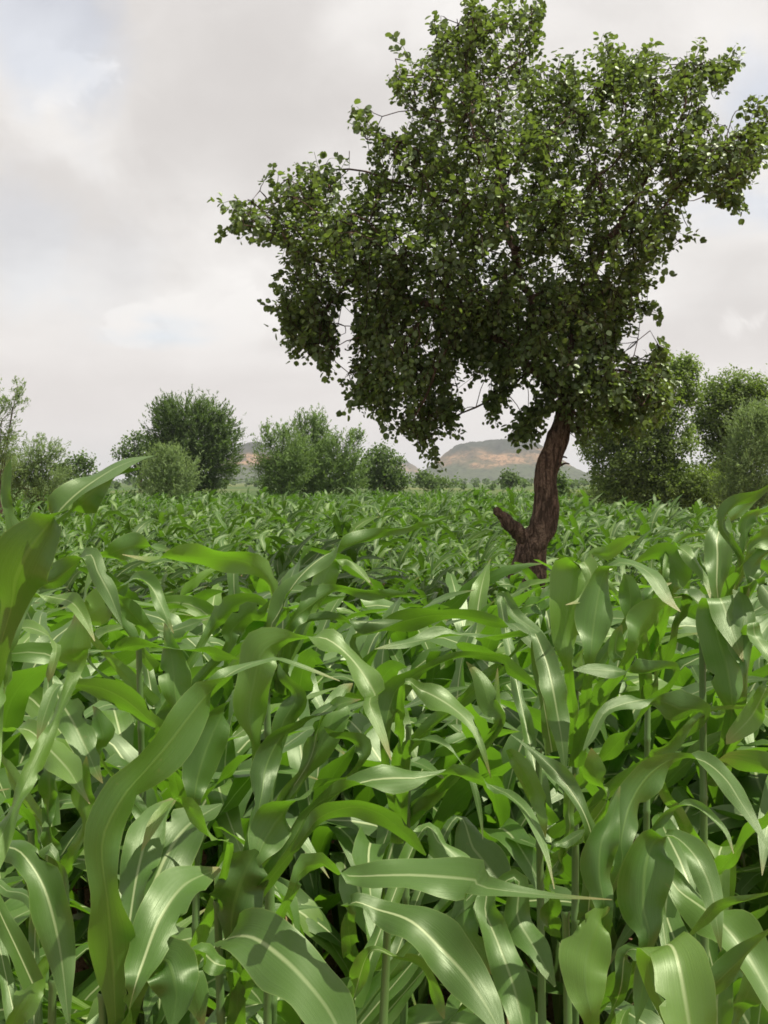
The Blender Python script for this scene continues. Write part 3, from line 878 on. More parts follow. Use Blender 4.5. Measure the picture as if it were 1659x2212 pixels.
far1 = list(mid_rest) + try_spots(5.9, 8.6, 0.5, 0.42, 0.08) + [s for s in try_spots(20, 34, 0.68, 0.5, 0.14)]
far2 = [(x, y) for x, y in try_spots(34, 97, 1.0, 0.70, 0.25) if y < field_limit(x, y)]
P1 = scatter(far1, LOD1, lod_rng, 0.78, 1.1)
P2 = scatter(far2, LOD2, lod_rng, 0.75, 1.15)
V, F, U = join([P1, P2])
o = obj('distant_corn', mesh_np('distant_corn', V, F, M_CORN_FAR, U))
o['kind'] = 'stuff'
o['label'] = 'leafy mass of green corn covering the rest of the field'
print('far corn faces', len(F))

# --- loose clods on the bare soil
crng = np.random.default_rng(8)
octv = np.array([(1, 0, 0), (0, 1, 0), (-1, 0, 0), (0, -1, 0), (0, 0, 1), (0, 0, -1), (.6, .6, .6), (-.6, .6, .5), (-.6, -.6, .6), (.6, -.6, .5)], float)
octf = np.array([(0, 6, 9), (0, 1, 6), (1, 7, 6), (1, 2, 7), (2, 8, 7), (2, 3, 8), (3, 9, 8), (3, 0, 9), (6, 7, 4), (7, 8, 4), (8, 9, 4), (9, 6, 4)])
V, F = [], []
for i in range(3000):
    y = crng.uniform(0.8, 6.0)
    x = crng.uniform(-1, 1) * halfw(y)
    s = crng.uniform(0.006, 0.03) * (1 if crng.random() < 0.9 else 1.8)
    v = octv * crng.uniform(0.7, 1.3, octv.shape) * s * crng.uniform(0.6, 1.2, 3)
    nz = 0.05 * mnoise.noise(Vector((x, y, 0)) * 1.7) + 0.03 * mnoise.noise(Vector((x, y, 0)) * 6.0)
    V.append(v + (x, y, float(gz(x, y)) + nz + s * 0.2)); F.append(octf + 10 * i)
o = obj('soil_clods', mesh_np('soil_clods', np.vstack(V), np.vstack(F), M_SOIL, smooth=False))
o['kind'] = 'stuff'
o['label'] = 'loose reddish clods of soil between the corn stalks'

# ------------------------------------------------------------------ the lone tree
TD = 12.0
trng = np.random.default_rng(77)
Z7 = lambda x, y: (x * 0.7395 + 432.0, y * 0.7395)
outline = np.array([Z7(*p) for p in [
    (55, 690), (100, 650), (60, 600), (130, 585), (180, 580), (200, 490), (260, 500), (320, 480), (390, 465), (440, 490), (470, 510), (490, 500), (520, 480),
    (480, 440), (450, 400), (445, 340), (465, 310), (510, 330), (545, 350), (600, 365), (640, 330), (590, 320), (565, 270), (570, 200), (545, 150), (570, 120),
    (600, 150), (640, 140), (670, 170), (690, 130), (680, 70), (720, 60), (760, 90), (790, 50), (770, 0), (800, -15), (840, 10), (870, -20), (940, -15), (1010, 10),
    (990, 70), (1005, 110), (980, 130), (1000, 180), (1030, 220), (1050, 160), (1070, 190), (1100, 150), (1130, 130), (1180, 100), (1220, 130), (1250, 120), (1290, 150),
    (1320, 120), (1400, 170), (1450, 130), (1480, 180), (1530, 155), (1570, 185), (1540, 240), (1500, 280), (1510, 320), (1560, 320), (1620, 285), (1670, 290), (1700, 340),
    (1640, 370), (1680, 420), (1640, 490), (1640, 530), (1580, 540), (1540, 560), (1585, 610), (1560, 625), (1480, 590), (1440, 560), (1420, 620), (1445, 690), (1420, 715),
    (1390, 745), (1340, 760), (1360, 800), (1310, 800), (1320, 850), (1260, 870), (1280, 890), (1345, 905), (1340, 930), (1280, 925), (1230, 930), (1270, 970), (1220, 970),
    (1210, 1000), (1240, 1040), (1290, 1050), (1340, 1010), (1370, 1010), (1350, 1060), (1385, 1110), (1390, 1180), (1345, 1230), (1300, 1290), (1250, 1250), (1190, 1270),
    (1150, 1290), (1100, 1290), (1080, 1250), (1040, 1200), (1020, 1200), (970, 1290), (900, 1265), (890, 1250), (940, 1230), (970, 1190), (960, 1130), (930, 1140), (860, 1220),
    (840, 1220), (860, 1160), (830, 1120), (800, 1080), (760, 1060), (750, 1120), (770, 1160), (740, 1200), (760, 1270), (700, 1270), (690, 1345), (650, 1350), (620, 1290),
    (560, 1260), (530, 1240), (500, 1200), (430, 1190), (410, 1140), (450, 1080), (440, 1000), (465, 900), (440, 880), (395, 930), (400, 1070), (360, 1090), (330, 1060), (290, 1040), (260, 1020), (240, 970),
    (210, 970), (250, 940), (190, 890), (240, 890), (220, 830), (270, 820), (250, 760), (230, 700), (180, 720), (150, 700), (100, 700)]])


def inside(pts, poly):
    x, y = pts[:, 0], pts[:, 1]
    c = np.zeros(len(pts), bool)
    j = len(poly) - 1
    for i in range(len(poly)):
        xi, yi, xj, yj = *poly[i], *poly[j]
        cond = ((yi > y) != (yj > y)) & (x < (xj - xi) * (y - yi) / (yj - yi + 1e-12) + xi)
        c ^= cond
        j = i
    return c


def edge_dist(pts, poly):
    best = np.full(len(pts), 1e9)
    for i in range(len(poly)):
        a, b = poly[i - 1], poly[i]
        ab = b - a
        t = np.clip(((pts - a) @ ab) / (ab @ ab + 1e-9), 0, 1)
        best = np.minimum(best, np.linalg.norm(pts - (a + t[:, None] * ab), axis=1))
    return best


def crown_points(n, rng, shell):
    out = []
    while len(out) < n:
        q = np.column_stack([rng.uniform(465, 1690, 4000), rng.uniform(-15, 1000, 4000)])
        q = q[inside(q, outline)]
        r = edge_dist(q, outline)
        R = 330.0
        th = np.sqrt(np.clip(np.minimum(r, R) * (2 * R - np.minimum(r, R)), 0, None)) * 1.0
        u = rng.uniform(-1, 1, len(q))
        u = np.sign(u) * np.abs(u) ** shell
        dz = u * th * TD / FPX
        for (px, py), z in zip(q, dz):
            out.append(P(px, py, TD + z))
    return np.array(out[:n])


Z2 = lambda x, y, w: (x * 0.5 + 829.4, y * 0.5 + 756, w * 0.5)
trunk_px = [Z2(600, 1240, 200), Z2(612, 1060, 175), Z2(622, 930, 158), Z2(648, 840, 140), Z2(686, 760, 116), Z2(700, 650, 102), Z2(702, 560, 102), Z2(712, 490, 112), Z2(742, 405, 98), Z2(768, 325, 88), Z2(782, 262, 96), Z2(785, 215, 92)]
tc_ = np.array([[*P(px, py, TD), w / 2 / FPX * TD] for px, py, w in trunk_px])
base_t = tc_[0, :3].copy()
base_t[2] = -DROP - 0.15
tc_[0, 2] = -DROP - 0.15
TREE = thing('tree', 'lone leafy tree with a crooked brown trunk and a broken stub, rising from the corn', 'tree', tuple(base_t))


def rough_tube(c, r, k, amp, freq):
    V, F = tube(c, r, k)
    ctr = np.repeat(c, k, axis=0)
    d = V - ctr
    out = []
    for v, dd in zip(V, d):
        p = Vector(v) * freq
        p.z *= 0.45
        s = 1 + amp * mnoise.fractal(p, 0.9, 2.0, 4)
        out.append(s)
    return ctr + d * np.array(out)[:, None], F


R_, L_ = catmull(tc_, 90)
R_[:, 3] *= 0.94
R_[:, 3] *= 1 + 0.06 * np.sin(np.linspace(0, 23, 91)) + 0.10 * np.exp(-((np.linspace(0, 1, 91) - 0.66) / 0.04) ** 2)
V, F = rough_tube(R_[:, :3], R_[:, 3], 28, 0.25, 6.5)
trunk = obj('trunk', mesh_np('trunk', V - base_t, F, M_BARK), TREE)
st = np.array([[*P(*Z2(x, y, 0)[:2], d), w * 0.5 / 2.5 / FPX * TD] for x, y, w, d in
               [(660, 850, 90, 12.0), (600, 800, 84, 11.95), (562, 768, 74, 11.9), (530, 735, 62, 11.86), (500, 705, 44, 11.83), (482, 690, 34, 11.8), (474, 684, 5, 11.8)]])
Rs, _ = catmull(st, 26)
V, F = rough_tube(Rs[:, :3], Rs[:, 3], 14, 0.5, 11.0)
obj('broken_stub', mesh_np('broken_stub', V - base_t, F, M_BARK), trunk)
for (x, y, x2, y2) in ((760, 500, 800, 492), (755, 470, 790, 466)):
    c = np.array([P(*Z2(x - 25, y + 15, 0)[:2], 11.95), P(*Z2((x + x2) / 2, (y + y2) / 2 - 6, 0)[:2], 11.9), P(*Z2(x2, y2, 0)[:2], 11.85)])
    V, F = tube(catmull(c, 6)[0], np.linspace(0.02, 0.008, 7), 6)
    obj('snag', mesh_np('snag', V - base_t, F, M_BARK), trunk)

# branches grow from the top of the trunk towards points spread through the crown
att = crown_points(2400, trng, 0.8)
top = R_[-1, :3]
nodes = [top]
par = [-1]
limb0 = [(1190, 800, 12.0), (1160, 700, 11.9), (1120, 590, 11.9), (1090, 470, 12.0), (1070, 350, 12.0)]
limb1 = [(1270, 810, 11.9), (1340, 800, 11.8), (1400, 810, 11.7)]
limb2 = [(1240, 700, 12.3), (1290, 560, 12.4), (1370, 430, 12.4)]
limb3 = [(1110, 760, 11.6), (1000, 690, 11.4), (880, 640, 11.4)]
for limb in (limb0, limb1, limb2, limb3):
    prev = 0
    pts = np.array([top] + [P(*q) for q in limb])
    rows, ln = catmull(pts, max(4, int(np.linalg.norm(np.diff(pts, axis=0), axis=1).sum() / 0.2)))
    for q in rows[1:]:
        nodes.append(q + trng.normal(0, 0.02, 3)); par.append(prev); prev = len(nodes) - 1
STEP, KILL = 0.2, 0.34
alive = np.ones(len(att), bool)
for it in range(60):
    N_ = np.array(nodes)
    A_ = att[alive]
    if len(A_) == 0:
        break
    d2 = ((A_[:, None, :] - N_[None, :, :]) ** 2).sum(-1)
    near = d2.argmin(1)
    dirs = {}
    for a, k in zip(A_, near):
        v = a - N_[k]
        dirs.setdefault(k, []).append(v / (np.linalg.norm(v) + 1e-9))
    grew = 0
    for k, vs in dirs.items():
        m = np.sum(vs, axis=0)
        m = m / (np.linalg.norm(m) + 1e-9) + trng.normal(0, 0.12, 3)
        nodes.append(N_[k] + m / np.linalg.norm(m) * STEP); par.append(int(k)); grew += 1
    N2 = np.array(nodes[-grew:])
    idx = np.where(alive)[0]
    dm = ((att[idx][:, None, :] - N2[None, :, :]) ** 2).sum(-1).min(1)
    alive[idx[dm < KILL ** 2]] = False
    if len(nodes) > 5000:
        break
NODES, PAR = np.array(nodes), np.array(par)
print('branch nodes', len(NODES))
cnt = np.zeros(len(NODES))
kids = [[] for _ in NODES]
for i in range(len(NODES) - 1, 0, -1):
    if not kids[i]:
        cnt[i] = 1
    kids[PAR[i]].append(i)
    cnt[PAR[i]] += cnt[i]
RAD = np.clip(0.0055 * cnt ** 0.52, 0.005, 0.2)
RAD[0] = R_[-1, 3] * 0.9
root = np.arange(len(NODES))
for i in range(1, len(NODES)):
    root[i] = i if PAR[i] == 0 else root[PAR[i]]
K = 6
ang = np.linspace(0, 2 * np.pi, K, endpoint=False)
for rt in sorted(set(root[1:])):
    ids = [i for i in range(1, len(NODES)) if root[i] == rt]
    allid = [0] + ids
    loc = {g: l for l, g in enumerate(allid)}
    V, F = [], []
    for g in allid:
        d = NODES[g] - (NODES[PAR[g]] if PAR[g] >= 0 else R_[-3, :3])
        d = d / (np.linalg.norm(d) + 1e-9)
        ref = np.array((1.0, 0.1, 0.05)) if abs(d[0]) < 0.9 else np.array((0, 1.0, 0))
        a = np.cross(d, ref); a /= np.linalg.norm(a)
        b = np.cross(d, a)
        rr = RAD[g] if g else max(RAD[rt], RAD[0] * 0.8)
        V.append(NODES[g] + rr * (np.cos(ang)[:, None] * a + np.sin(ang)[:, None] * b))
    for g in ids:
        p, c = loc[PAR[g]] * K, loc[g] * K
        for j in range(K):
            j2 = (j + 1) % K
            F.append((p + j, p + j2, c + j2, c + j))
    obj('branch', mesh_np('branch', np.vstack(V) - base_t, F, M_BARK), TREE)

# leafy shoots
def proj(p):
    dv = Vector((p[0], p[1], p[2] - EYE))
    c, s_ = math.cos(PITCH), math.sin(PITCH)
    fw, up = dv.y * c - dv.z * s_, dv.y * s_ + dv.z * c
    return (829.5 + dv.x / fw * FPX, 1106.0 - up / fw * FPX)


NSH = 3500
tips = crown_points(NSH, trng, 0.55)
extra = crown_points(2200, trng, 0.6)
exv = (extra[:, 2] - EYE) / extra[:, 1] * FPX
tips = np.vstack([tips, extra[exv < 420]])
NEDGE = len(tips)
d2 = ((tips[:, None, :] - NODES[None, 1:, :]) ** 2).sum(-1)
nearest = d2.argmin(1) + 1
# one rounded two-lobed leaf, folded along the middle
lobe = np.array([(0, 0), (.26, .04), (.46, .30), (.47, .62), (.30, .92), (.10, .96), (0, .80)])
LV = np.zeros((12, 3))
LV[:7, :2] = lobe
LV[7:, :2] = lobe[1:6] * (-1, 1)
LV[:, 2] = np.abs(LV[:, 0]) * 0.42 - 0.10 * (LV[:, 1] - 0.4) ** 2
LF = np.array([(0, 1, 2, 6), (2, 3, 5, 6), (3, 4, 5, 5), (0, 6, 8, 7), (8, 6, 11, 9), (9, 11, 10, 10)])
LT = np.array([(0, 1, 2), (0, 2, 6), (2, 3, 6), (3, 5, 6), (3, 4, 5), (0, 8, 7), (0, 6, 8), (8, 6, 9), (9, 6, 11), (9, 11, 10)])
mats = []
TWV, TWF, off = [], [], 0
for tip, k in zip(tips, nearest):
    if mnoise.noise(Vector((tip[0] * 1.25, tip[1] * 1.25, tip[2] * 2.1))) < -0.13 and trng.random() < 0.88:
        continue
    nd = NODES[k]
    out = tip - nd
    dist = np.linalg.norm(out)
    out = out / (dist + 1e-6)
    hrel = (tip[2] - 3.6) / 3.0
    d = out * 0.6 + np.array((0, 0, 0.55 if hrel > 0 else -0.75)) + trng.normal(0, 0.3, 3)
    d /= np.linalg.norm(d)
    ln = trng.uniform(0.32, 0.62)
    tip = tip + d * trng.uniform(-0.05, 0.16)
    st_ = tip - d * ln
    if dist > 1.1:
        continue
    chk = np.array([proj(st_), proj((st_ + tip) / 2)])
    if not inside(chk, outline).all():
        ln = min(ln, 0.75 * dist + 0.05)
        d = out
        st_ = tip - d * ln
        if not inside(np.array([proj(st_)]), outline).all():
            ln *= 0.5
            st_ = tip - d * ln
    path = catmull(np.array([nd, (nd + st_) / 2 + trng.normal(0, 0.03, 3), st_, tip]), 6)[0]
    v, f = tube(path, np.linspace(0.006, 0.0025, 7), 3)
    TWV.append(v); TWF.append(f + off); off += len(v)
    m = int(trng.integers(13, 19) * (0.45 + 0.55 * min(1.0, ln / 0.3)))
    side = np.cross(d, trng.normal(0, 1, 3)); side /= np.linalg.norm(side)
    for q in range(m):
        f_ = (q + 0.7) / m
        p = st_ + d * ln * f_ + trng.normal(0, 0.012, 3)
        y = side * (1 if q % 2 else -1) * 0.8 + d * 0.5 + np.array((0, 0, -0.35)) + trng.normal(0, 0.28, 3)
        y /= np.linalg.norm(y)
        up = np.array((0, 0, 1.0)) + trng.normal(0, 0.5, 3) + out * 0.35
        z = up - y * (up @ y); z /= np.linalg.norm(z) + 1e-9
        x = np.cross(y, z)
        s = trng.uniform(0.048, 0.074) * (1.0 if f_ < 0.85 else 0.75)
        mats.append((p + y * 0.02, x * s, y * s, z * s))
# long loose sprays that hang or stick out of the outline
for (xa, ya, xb, yb, cnt_, dz) in ((905, 880, 935, 1005, 20, 0), (960, 880, 995, 945, 12, .2), (1120, 880, 1135, 970, 18, -.2), (1160, 880, 1095, 935, 14, -.1), (850, 860, 828, 925, 12, .1),
                              (780, 850, 742, 890, 10, .2), (700, 740, 706, 806, 14, 0), (650, 720, 632, 775, 12, .3), (720, 700, 722, 770, 10, .1), (800, 880, 842, 925, 8, 0),
                              (540, 480, 472, 512, 12, 0), (540, 450, 476, 440, 12, .3), (640, 660, 572, 662, 8, .1), (650, 700, 588, 718, 8, .2), (620, 590, 588, 612, 8, .2),
                              (1560, 420, 1602, 462, 14, 0), (1430, 490, 1500, 520, 12, .2), (1380, 560, 1440, 592, 12, 0), (1360, 660, 1428, 680, 14, .1), (1310, 690, 1370, 716, 10, .2),
                              (1590, 240, 1668, 230, 14, 0), (1580, 330, 1660, 345, 14, .3), (1540, 160, 1592, 132, 12, 0), (1500, 140, 1512, 92, 10, .1), (1300, 130, 1304, 72, 10, .2), (1400, 140, 1410, 92, 10, 0),
                              (1020, 30, 1005, -20, 12, .1), (1140, 40, 1178, 4, 12, 0), (880, 130, 850, 88, 12, .1), (945, 90, 940, 40, 12, .2), (800, 290, 770, 230, 12, 0), (1200, 170, 1212, 118, 10, .1),
                              (1400, 780, 1440, 744, 12, -.3), (1060, 850, 1062, 905, 10, 0), (600, 400, 590, 362, 10, 0), (700, 370, 722, 342, 8, .1)):
    a, b = P(xa, ya, TD + dz), P(xb, yb, TD + dz)
    k = int(((NODES[1:] - a) ** 2).sum(1).argmin()) + 1
    path = catmull(np.array([NODES[k], a, (a + b) / 2 + trng.normal(0, 0.02, 3) + (0, 0, 0.03), b]), 10)[0]
    v, f = tube(path, np.linspace(0.007, 0.002, 11), 3)
    TWV.append(v); TWF.append(f + off); off += len(v)
    dr = (b - a) / np.linalg.norm(b - a)
    side = np.cross(dr, (0, 1.0, 0.3)); side /= np.linalg.norm(side)
    cnt_ = int(cnt_ * 1.7)
    for q in range(cnt_):
        f_ = q / (cnt_ - 1)
        p = a + (b - a) * f_ + trng.normal(0, 0.035, 3) + (0, 0, 0.03 * math.sin(3.14 * f_))
        y = side * (1 if q % 2 else -1) * 0.8 + dr * 0.5 + np.array((0, 0, -0.45)) + trng.normal(0, 0.3, 3)
        y /= np.linalg.norm(y)
        up = np.array((0, -0.4, 0.8)) + trng.normal(0, 0.55, 3)
        z = up - y * (up @ y); z /= np.linalg.norm(z) + 1e-9
        x = np.cross(y, z)
        s = trng.uniform(0.058, 0.086)
        mats.append((p + y * 0.02, x * s, y * s, z * s))
print('tree leaves', len(mats))
O = np.array([m[0] for m in mats]); X = np.array([m[1] for m in mats]); Yv = np.array([m[2] for m in mats]); Zv = np.array([m[3] for m in mats])
order = np.argsort(O[:, 1])
front, rest = order[:300], order[300:]
pet = mesh_np('leaf', LV, LT, M_TREE, smooth=False)
for k in front:
    o = obj('leaf', pet, TREE)
    o.matrix_basis = Matrix(((X[k, 0], Yv[k, 0], Zv[k, 0], O[k, 0] - base_t[0]), (X[k, 1], Yv[k, 1], Zv[k, 1], O[k, 1] - base_t[1]), (X[k, 2], Yv[k, 2], Zv[k, 2], O[k, 2] - base_t[2]), (0, 0, 0, 1)))
VV = O[rest][:, None, :] + LV[None, :, 0:1] * X[rest][:, None, :] + LV[None, :, 1:2] * Yv[rest][:, None, :] + LV[None, :, 2:3] * Zv[rest][:, None, :]
FF = (LT[None, :, :] + (np.arange(len(rest)) * 12)[:, None, None]).reshape(-1, 3)
o = obj('foliage', mesh_np('foliage', VV.reshape(-1, 3) - base_t, FF, M_TREE, smooth=False), TREE)
o['kind'] = 'stuff'
o = obj('twigs', mesh_np('twigs', np.vstack(TWV) - base_t, np.vstack(TWF), M_TWIG), TREE)
o['kind'] = 'stuff'

# ------------------------------------------------------------------ trees and bushes beyond the field
brng = np.random.default_rng(41)


def feather_like(style):
    return style == 'feather'


def back_tree(name, cat, label, d, stem_px, lobes, style, mat, density=1.0, group=None, leaf=None):
    base = P(stem_px, 1040, d)
    base[2] = float(gz(base[0], d)) - 0.05
    t = thing(name, label, cat, tuple(base), group)
    mpp = d / FPX
    LB = []
    for (px, py, rx, ry) in lobes:
        c = P(px, py, d)
        LB.append((c, rx * mpp, ry * mpp))
    # trunk and limbs
    topz = np.mean([c[2] for c, _, _ in LB])
    h = max(0.6, topz - base[2])
    r0 = 0.03 * h + 0.04
    trunk_c = np.array([base, base + (0.03 * h, 0, 0.35 * h), base + (-0.02 * h, 0.02 * h, 0.7 * h)])
    R, _ = catmull(trunk_c, 8)
    r0 *= 0.45 if feather_like(style) else 1.0
    V, F = tube(R, np.linspace(r0, r0 * 0.55, 9), 7)
    obj('trunk', mesh_np('trunk', V - base, F, M_BARK), t)
    for c, rx, ry in LB:
        s0 = R[brng.integers(4, 9)]
        path = catmull(np.array([s0, (s0 * 0.45 + c * 0.55) + (0, 0, -0.1 * rx), c, c + (brng.normal(0, .3) * rx, brng.normal(0, .3) * rx, 0.5 * ry)]), 8)[0]
        v, f = tube(path, np.linspace(r0 * 0.4, 0.012, 9), 5)
        obj('branch', mesh_np('branch', v - base, f, M_BARK), t)
    area = sum(rx * ry for _, rx, ry in LB)
    wts = np.array([rx * ry for _, rx, ry in LB]); wts = wts / wts.sum()
    size = leaf or (0.0042 * d * 0.62)
    feather = style == 'feather'
    per = 16 if feather else 15
    leaf_area = 0.5 * (size * size * (0.45 if feather else 0.86))
    n_sh = int(np.clip(density * (4.5 if not feather else 2.8) * math.pi * area / leaf_area / per, 60, 3600))
    C = np.array([c for c, _, _ in LB]); RX = np.array([a for _, a, _ in LB]); RY = np.array([b for _, _, b in LB])
    k = brng.choice(len(LB), n_sh, p=wts)
    u = unit(brng.normal(0, 1, (n_sh, 3)))
    r = brng.uniform(0, 1, n_sh) ** (0.28 if not feather else 0.4)
    sd = brng.uniform(0, 50)
    r = r * np.array([1 + 0.55 * mnoise.noise(Vector(q) * 1.9 + Vector((sd + 3.1 * kk, sd, 0))) + 0.30 * mnoise.noise(Vector(q) * 4.5 + Vector((sd, kk, 0))) for q, kk in zip(u, k)])
    r = np.minimum(r, 1.12)
    ctr = C[k] + u * r[:, None] * np.column_stack([RX[k], (RX[k] + RY[k]) * 0.5, RY[k]])
    if feather:
        dirv = unit(u * 0.7 + np.array((0.15, 0, 0.8)) + brng.normal(0, 0.25, (n_sh, 3)))
        ln = np.minimum(RX[k], RY[k]) * brng.uniform(0.45, 1.0, n_sh)
    else:
        dirv = unit(u + np.array((0, 0, 0.35)) + brng.normal(0, 0.5, (n_sh, 3)))
        ln = np.minimum(RX[k], RY[k]) * brng.uniform(0.2, 0.65, n_sh)
    fq = 1.0 / (0.42 * float(np.mean(RX)))
    keep = np.array([mnoise.noise(Vector(q) * fq) > -0.30 or brng.random() < 0.3 for q in ctr])
    if keep.sum() > 40:
        ctr, dirv, ln = ctr[keep], dirv[keep], ln[keep]
        n_sh = len(ctr)
    f = brng.uniform(-0.3, 1.0, (n_sh, per))
    pos = ctr[:, None, :] + dirv[:, None, :] * (f * ln[:, None])[:, :, None]
    spread = (size * (0.6 if feather else 1.5)) * (1.0 if not feather else (1.1 - f))[..., None] if feather else size * 1.0
    pos = pos + brng.normal(0, 1, pos.shape) * spread
    pos = pos.reshape(-1, 3)
    pos[:, 2] = np.maximum(pos[:, 2], base[2] + 0.05)
    n = len(pos)
    dv = np.repeat(dirv, per, axis=0)
    if feather:
        a = unit(dv * 0.6 + brng.normal(0, 0.55, (n, 3)))
        lw, ll = size * 0.32, size * 1.5
    else:
        a = unit(dv * 0.4 + brng.normal(0, 1, (n, 3)))
        outw = np.repeat(unit(ctr - C.mean(0)), per, axis=0)
        lw, ll = size * 0.75, size * 1.15
    nrm = unit(np.repeat(unit(ctr - C.mean(0)), per, axis=0) * 0.7 + np.array((0, 0, 0.55)) + brng.normal(0, 0.30, (n, 3)))
    b = unit(np.cross(nrm, a))
    sc = brng.uniform(0.7, 1.3, n)[:, None]
    q0, q1 = pos - a * ll * 0.5 * sc, pos + a * ll * 0.5 * sc
    q2, q3 = pos + b * lw * 0.5 * sc, pos - b * lw * 0.5 * sc
    V = np.stack([q0, q2, q1, q3], axis=1).reshape(-1, 3) - base
    F = np.arange(4 * n).reshape(-1, 4)
    o = obj('crown', mesh_np('crown', V, F, mat, smooth=False), t)
    o['kind'] = 'stuff'
    return t


back_tree('tree', 'tree', 'dense dark green round-crowned tree left of the far hill', 90, 418,
          [(405, 905, 62, 42), (365, 925, 42, 45), (450, 905, 38, 36), (450, 960, 55, 52), (400, 975, 72, 50), (485, 940, 30, 36), (465, 1005, 46, 44), (355, 893, 24, 26), (395, 1035, 70, 34), (350, 985, 36, 40), (430, 1055, 50, 24)], 'feather', M_DARK, 2.2, leaf=0.26)
back_tree('tree', 'tree', 'low dark tree peeping out left behind the round-crowned tree', 125, 300,
          [(290, 972, 36, 22), (320, 985, 36, 34), (268, 985, 18, 14), (310, 955, 22, 16), (300, 1010, 40, 25)], 'broad', M_DARK)
back_tree('bush', 'bush', 'pale feathery bush in front of the round-crowned tree', 70, 368,
          [(350, 1010, 42, 38), (395, 1025, 42, 34), (320, 1035, 32, 24), (372, 985, 22, 26), (340, 990, 14, 30), (365, 1062, 70, 24)], 'feather', M_PALE, 1.2)
back_tree('bush', 'bush', 'small dark bush at the far left edge of the field', 100, 165,
          [(165, 1005, 32, 18), (190, 1000, 18, 15), (135, 1018, 22, 14), (175, 990, 14, 9), (165, 1035, 46, 22)], 'broad', M_DARK)
back_tree('tree', 'tree', 'thin feathery tree cut by the left edge against the sky', 42, -5,
          [(36, 845, 12, 26), (28, 874, 26, 18), (5, 905, 40, 24), (-30, 870, 40, 40), (12, 945, 34, 22), (-10, 990, 40, 40), (-60, 930, 50, 50), (20, 1000, 30, 30)], 'feather', M_PALE, 0.75)
back_tree('bush', 'bush', 'wispy pale bush beside the thin feathery tree at left', 46, 80,
          [(90, 985, 42, 30), (55, 1005, 45, 32), (122, 975, 22, 20), (40, 1040, 60, 28), (110, 1030, 48, 26), (85, 958, 14, 16), (20, 1020, 40, 30), (80, 1065, 80, 24)], 'feather', M_PALE, 1.2)
back_tree('bush', 'bush', 'feathery green bush with two soft tops right of the left hill', 80, 605,
          [(600, 985, 44, 46), (590, 1025, 40, 34), (577, 945, 14, 26), (612, 938, 22, 20), (625, 1030, 46, 34), (640, 990, 34, 40), (605, 1052, 46, 22)], 'feather', M_FEATHER, 1.6)
back_tree('bush', 'bush', 'tallest feathery bush with a pointed top in the middle of its clump', 84, 672,
          [(648, 912, 11, 30), (678, 912, 22, 26), (690, 942, 28, 34), (665, 975, 48, 50), (660, 1025, 55, 36), (700, 1000, 34, 40), (665, 1055, 56, 20)], 'feather', M_FEATHER, 1.6)
back_tree('bush', 'bush', 'feathery bush leaning right beside the dark rounded bush', 82, 735,
          [(738, 985, 36, 36), (758, 945, 20, 22), (720, 1020, 46, 36), (780, 945, 14, 12), (755, 1020, 36, 36), (725, 960, 18, 22), (740, 1052, 50, 20)], 'feather', M_FEATHER, 1.5)
back_tree('bush', 'bush', 'dark rounded bush at the left foot of the flat-topped hill', 95, 830,
          [(828, 1010, 40, 38), (805, 1015, 30, 32), (862, 1035, 26, 20), (812, 985, 26, 18), (840, 1000, 24, 26), (832, 1046, 44, 18)], 'broad', M_DARK, 1.2)
back_tree('bush', 'bush', 'low dark bush in front of the flat-topped hill', 165, 950,
          [(950, 1046, 38, 12), (972, 1042, 20, 10), (928, 1048, 16, 9)], 'broad', M_DARK, 1.2)
back_tree('tree', 'tree', 'tiny tree beside the low dark bush before the hill', 170, 917,
          [(917, 1030, 12, 9), (912, 1040, 10, 8), (922, 1036, 9, 8)], 'broad', M_DARK, 1.0)
back_tree('tree', 'tree', 'small far tree with a thin stem left of the lone trunk', 175, 1101,
          [(1102, 1030, 14, 9), (1094, 1037, 10, 7), (1109, 1038, 10, 7)], 'broad', M_DARK, 1.0)
back_tree('bush', 'bush', 'green bush just behind the lone trunk on its right', 75, 1215,
          [(1208, 1032, 14, 22), (1214, 1050, 18, 18), (1200, 1058, 24, 14), (1228, 1064, 14, 8)], 'broad', M_DARK, 1.2)
back_tree('bush', 'bush', 'low greyish bush between the lone trunk and the right hand trees', 72, 1285,
          [(1275, 1068, 30, 10), (1305, 1060, 26, 14), (1250, 1072, 20, 7), (1335, 1060, 30, 18)], 'broad', M_DULL, 1.2)
back_tree('tree', 'tree', 'large dull green spreading tree right behind the lone tree', 50, 1400,
          [(1468, 795, 30, 24), (1450, 835, 50, 40), (1405, 890, 62, 52), (1340, 925, 62, 46), (1290, 955, 34, 36), (1365, 985, 78, 46), (1450, 955, 50, 44), (1330, 1030, 50, 40), (1430, 1035, 80, 40), (1500, 1050, 60, 34), (1490, 800, 18, 22), (1490, 860, 24, 22), (1340, 1068, 60, 26), (1440, 1072, 80, 26), (1520, 1075, 50, 26)], 'broad', M_DULL, 1.8)
back_tree('tree', 'tree', 'tall rounded tree at the right edge with sky showing through it', 54, 1570,
          [(1565, 845, 50, 34), (1535, 868, 38, 34), (1610, 842, 46, 32), (1580, 900, 72, 40), (1535, 925, 36, 28), (1555, 965, 34, 26), (1645, 870, 44, 40), (1650, 950, 60, 60), (1550, 1035, 60, 45), (1600, 1070, 80, 26)], 'broad', M_DULL, 1.7)
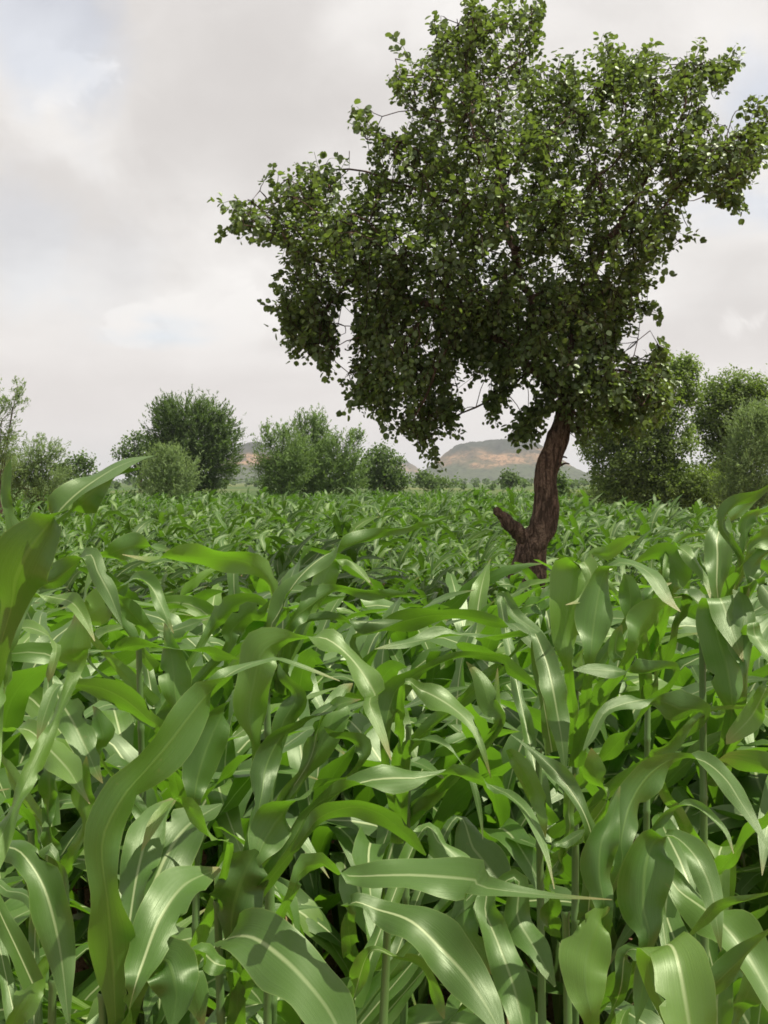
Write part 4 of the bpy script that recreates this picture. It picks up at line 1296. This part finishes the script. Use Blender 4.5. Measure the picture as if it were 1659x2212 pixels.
back_tree('tree', 'tree', 'light green bushy tree in front at the right edge', 46, 1625,
          [(1620, 925, 42, 44), (1600, 990, 42, 50), (1640, 1035, 60, 46), (1580, 1055, 40, 32), (1668, 960, 50, 60), (1640, 900, 30, 26), (1620, 1080, 70, 26)], 'feather', M_PALE, 1.7)

# --- far-off wood along the foot of the hills
wrng = np.random.default_rng(19)
V, F, off = [], [], 0
for i in range(520):
    y = wrng.uniform(260, 1500)
    x = wrng.uniform(-0.42, 0.42) * y
    h = wrng.uniform(2.0, 6.0) * (1 if y > 500 else 0.6)
    w = h * wrng.uniform(0.8, 1.8)
    n = 36
    u = unit(wrng.normal(0, 1, (n, 3)))
    p = np.array((x, y, -DROP + h * 0.5)) + u * np.column_stack([np.full(n, w * 0.5), np.full(n, w * 0.5), np.full(n, h * 0.5)]) * wrng.uniform(0.5, 1, (n, 1))
    a = unit(wrng.normal(0, 1, (n, 3))); b = unit(np.cross(a, wrng.normal(0, 1, (n, 3))))
    s = h * 0.22
    q = np.stack([p - a * s, p + b * s, p + a * s, p - b * s], axis=1).reshape(-1, 3)
    V.append(q); F.append(np.arange(4 * n).reshape(-1, 4) + off); off += 4 * n
o = obj('distant_trees', mesh_np('distant_trees', np.vstack(V), np.vstack(F), M_DARK, smooth=False))
o['kind'] = 'stuff'
o['label'] = 'scattered far-off trees along the foot of the hills'

# ------------------------------------------------------------------ the hazy air
m, T = material('haze')
vol = T.n('ShaderNodeVolumePrincipled')
vol.inputs['Color'].default_value = (0.86, 0.90, 0.97, 1)
vol.inputs['Density'].default_value = 0.00015
vol.inputs['Anisotropy'].default_value = 0.2
out = T.n('ShaderNodeOutputMaterial')
T.t.links.new(vol.outputs[0], out.inputs['Volume'])
x0, x1, y0, y1, z0, z1 = -560000 / 1000, 560000 / 1000, -30, 9100, -2, 150
x0, x1 = -9000, 9000
HX = [(x, y, z) for z in (-2.5, 190) for x, y in ((-520000 / 10, -60), (520000 / 10, -60), (520000 / 10, 9200), (-520000 / 10, 9200))]
o = obj('haze', mesh_np('haze', HX, [(0, 3, 2, 1), (4, 5, 6, 7), (0, 1, 5, 4), (1, 2, 6, 5), (2, 3, 7, 6), (3, 0, 4, 7)], m, smooth=False))
o['kind'] = 'stuff'
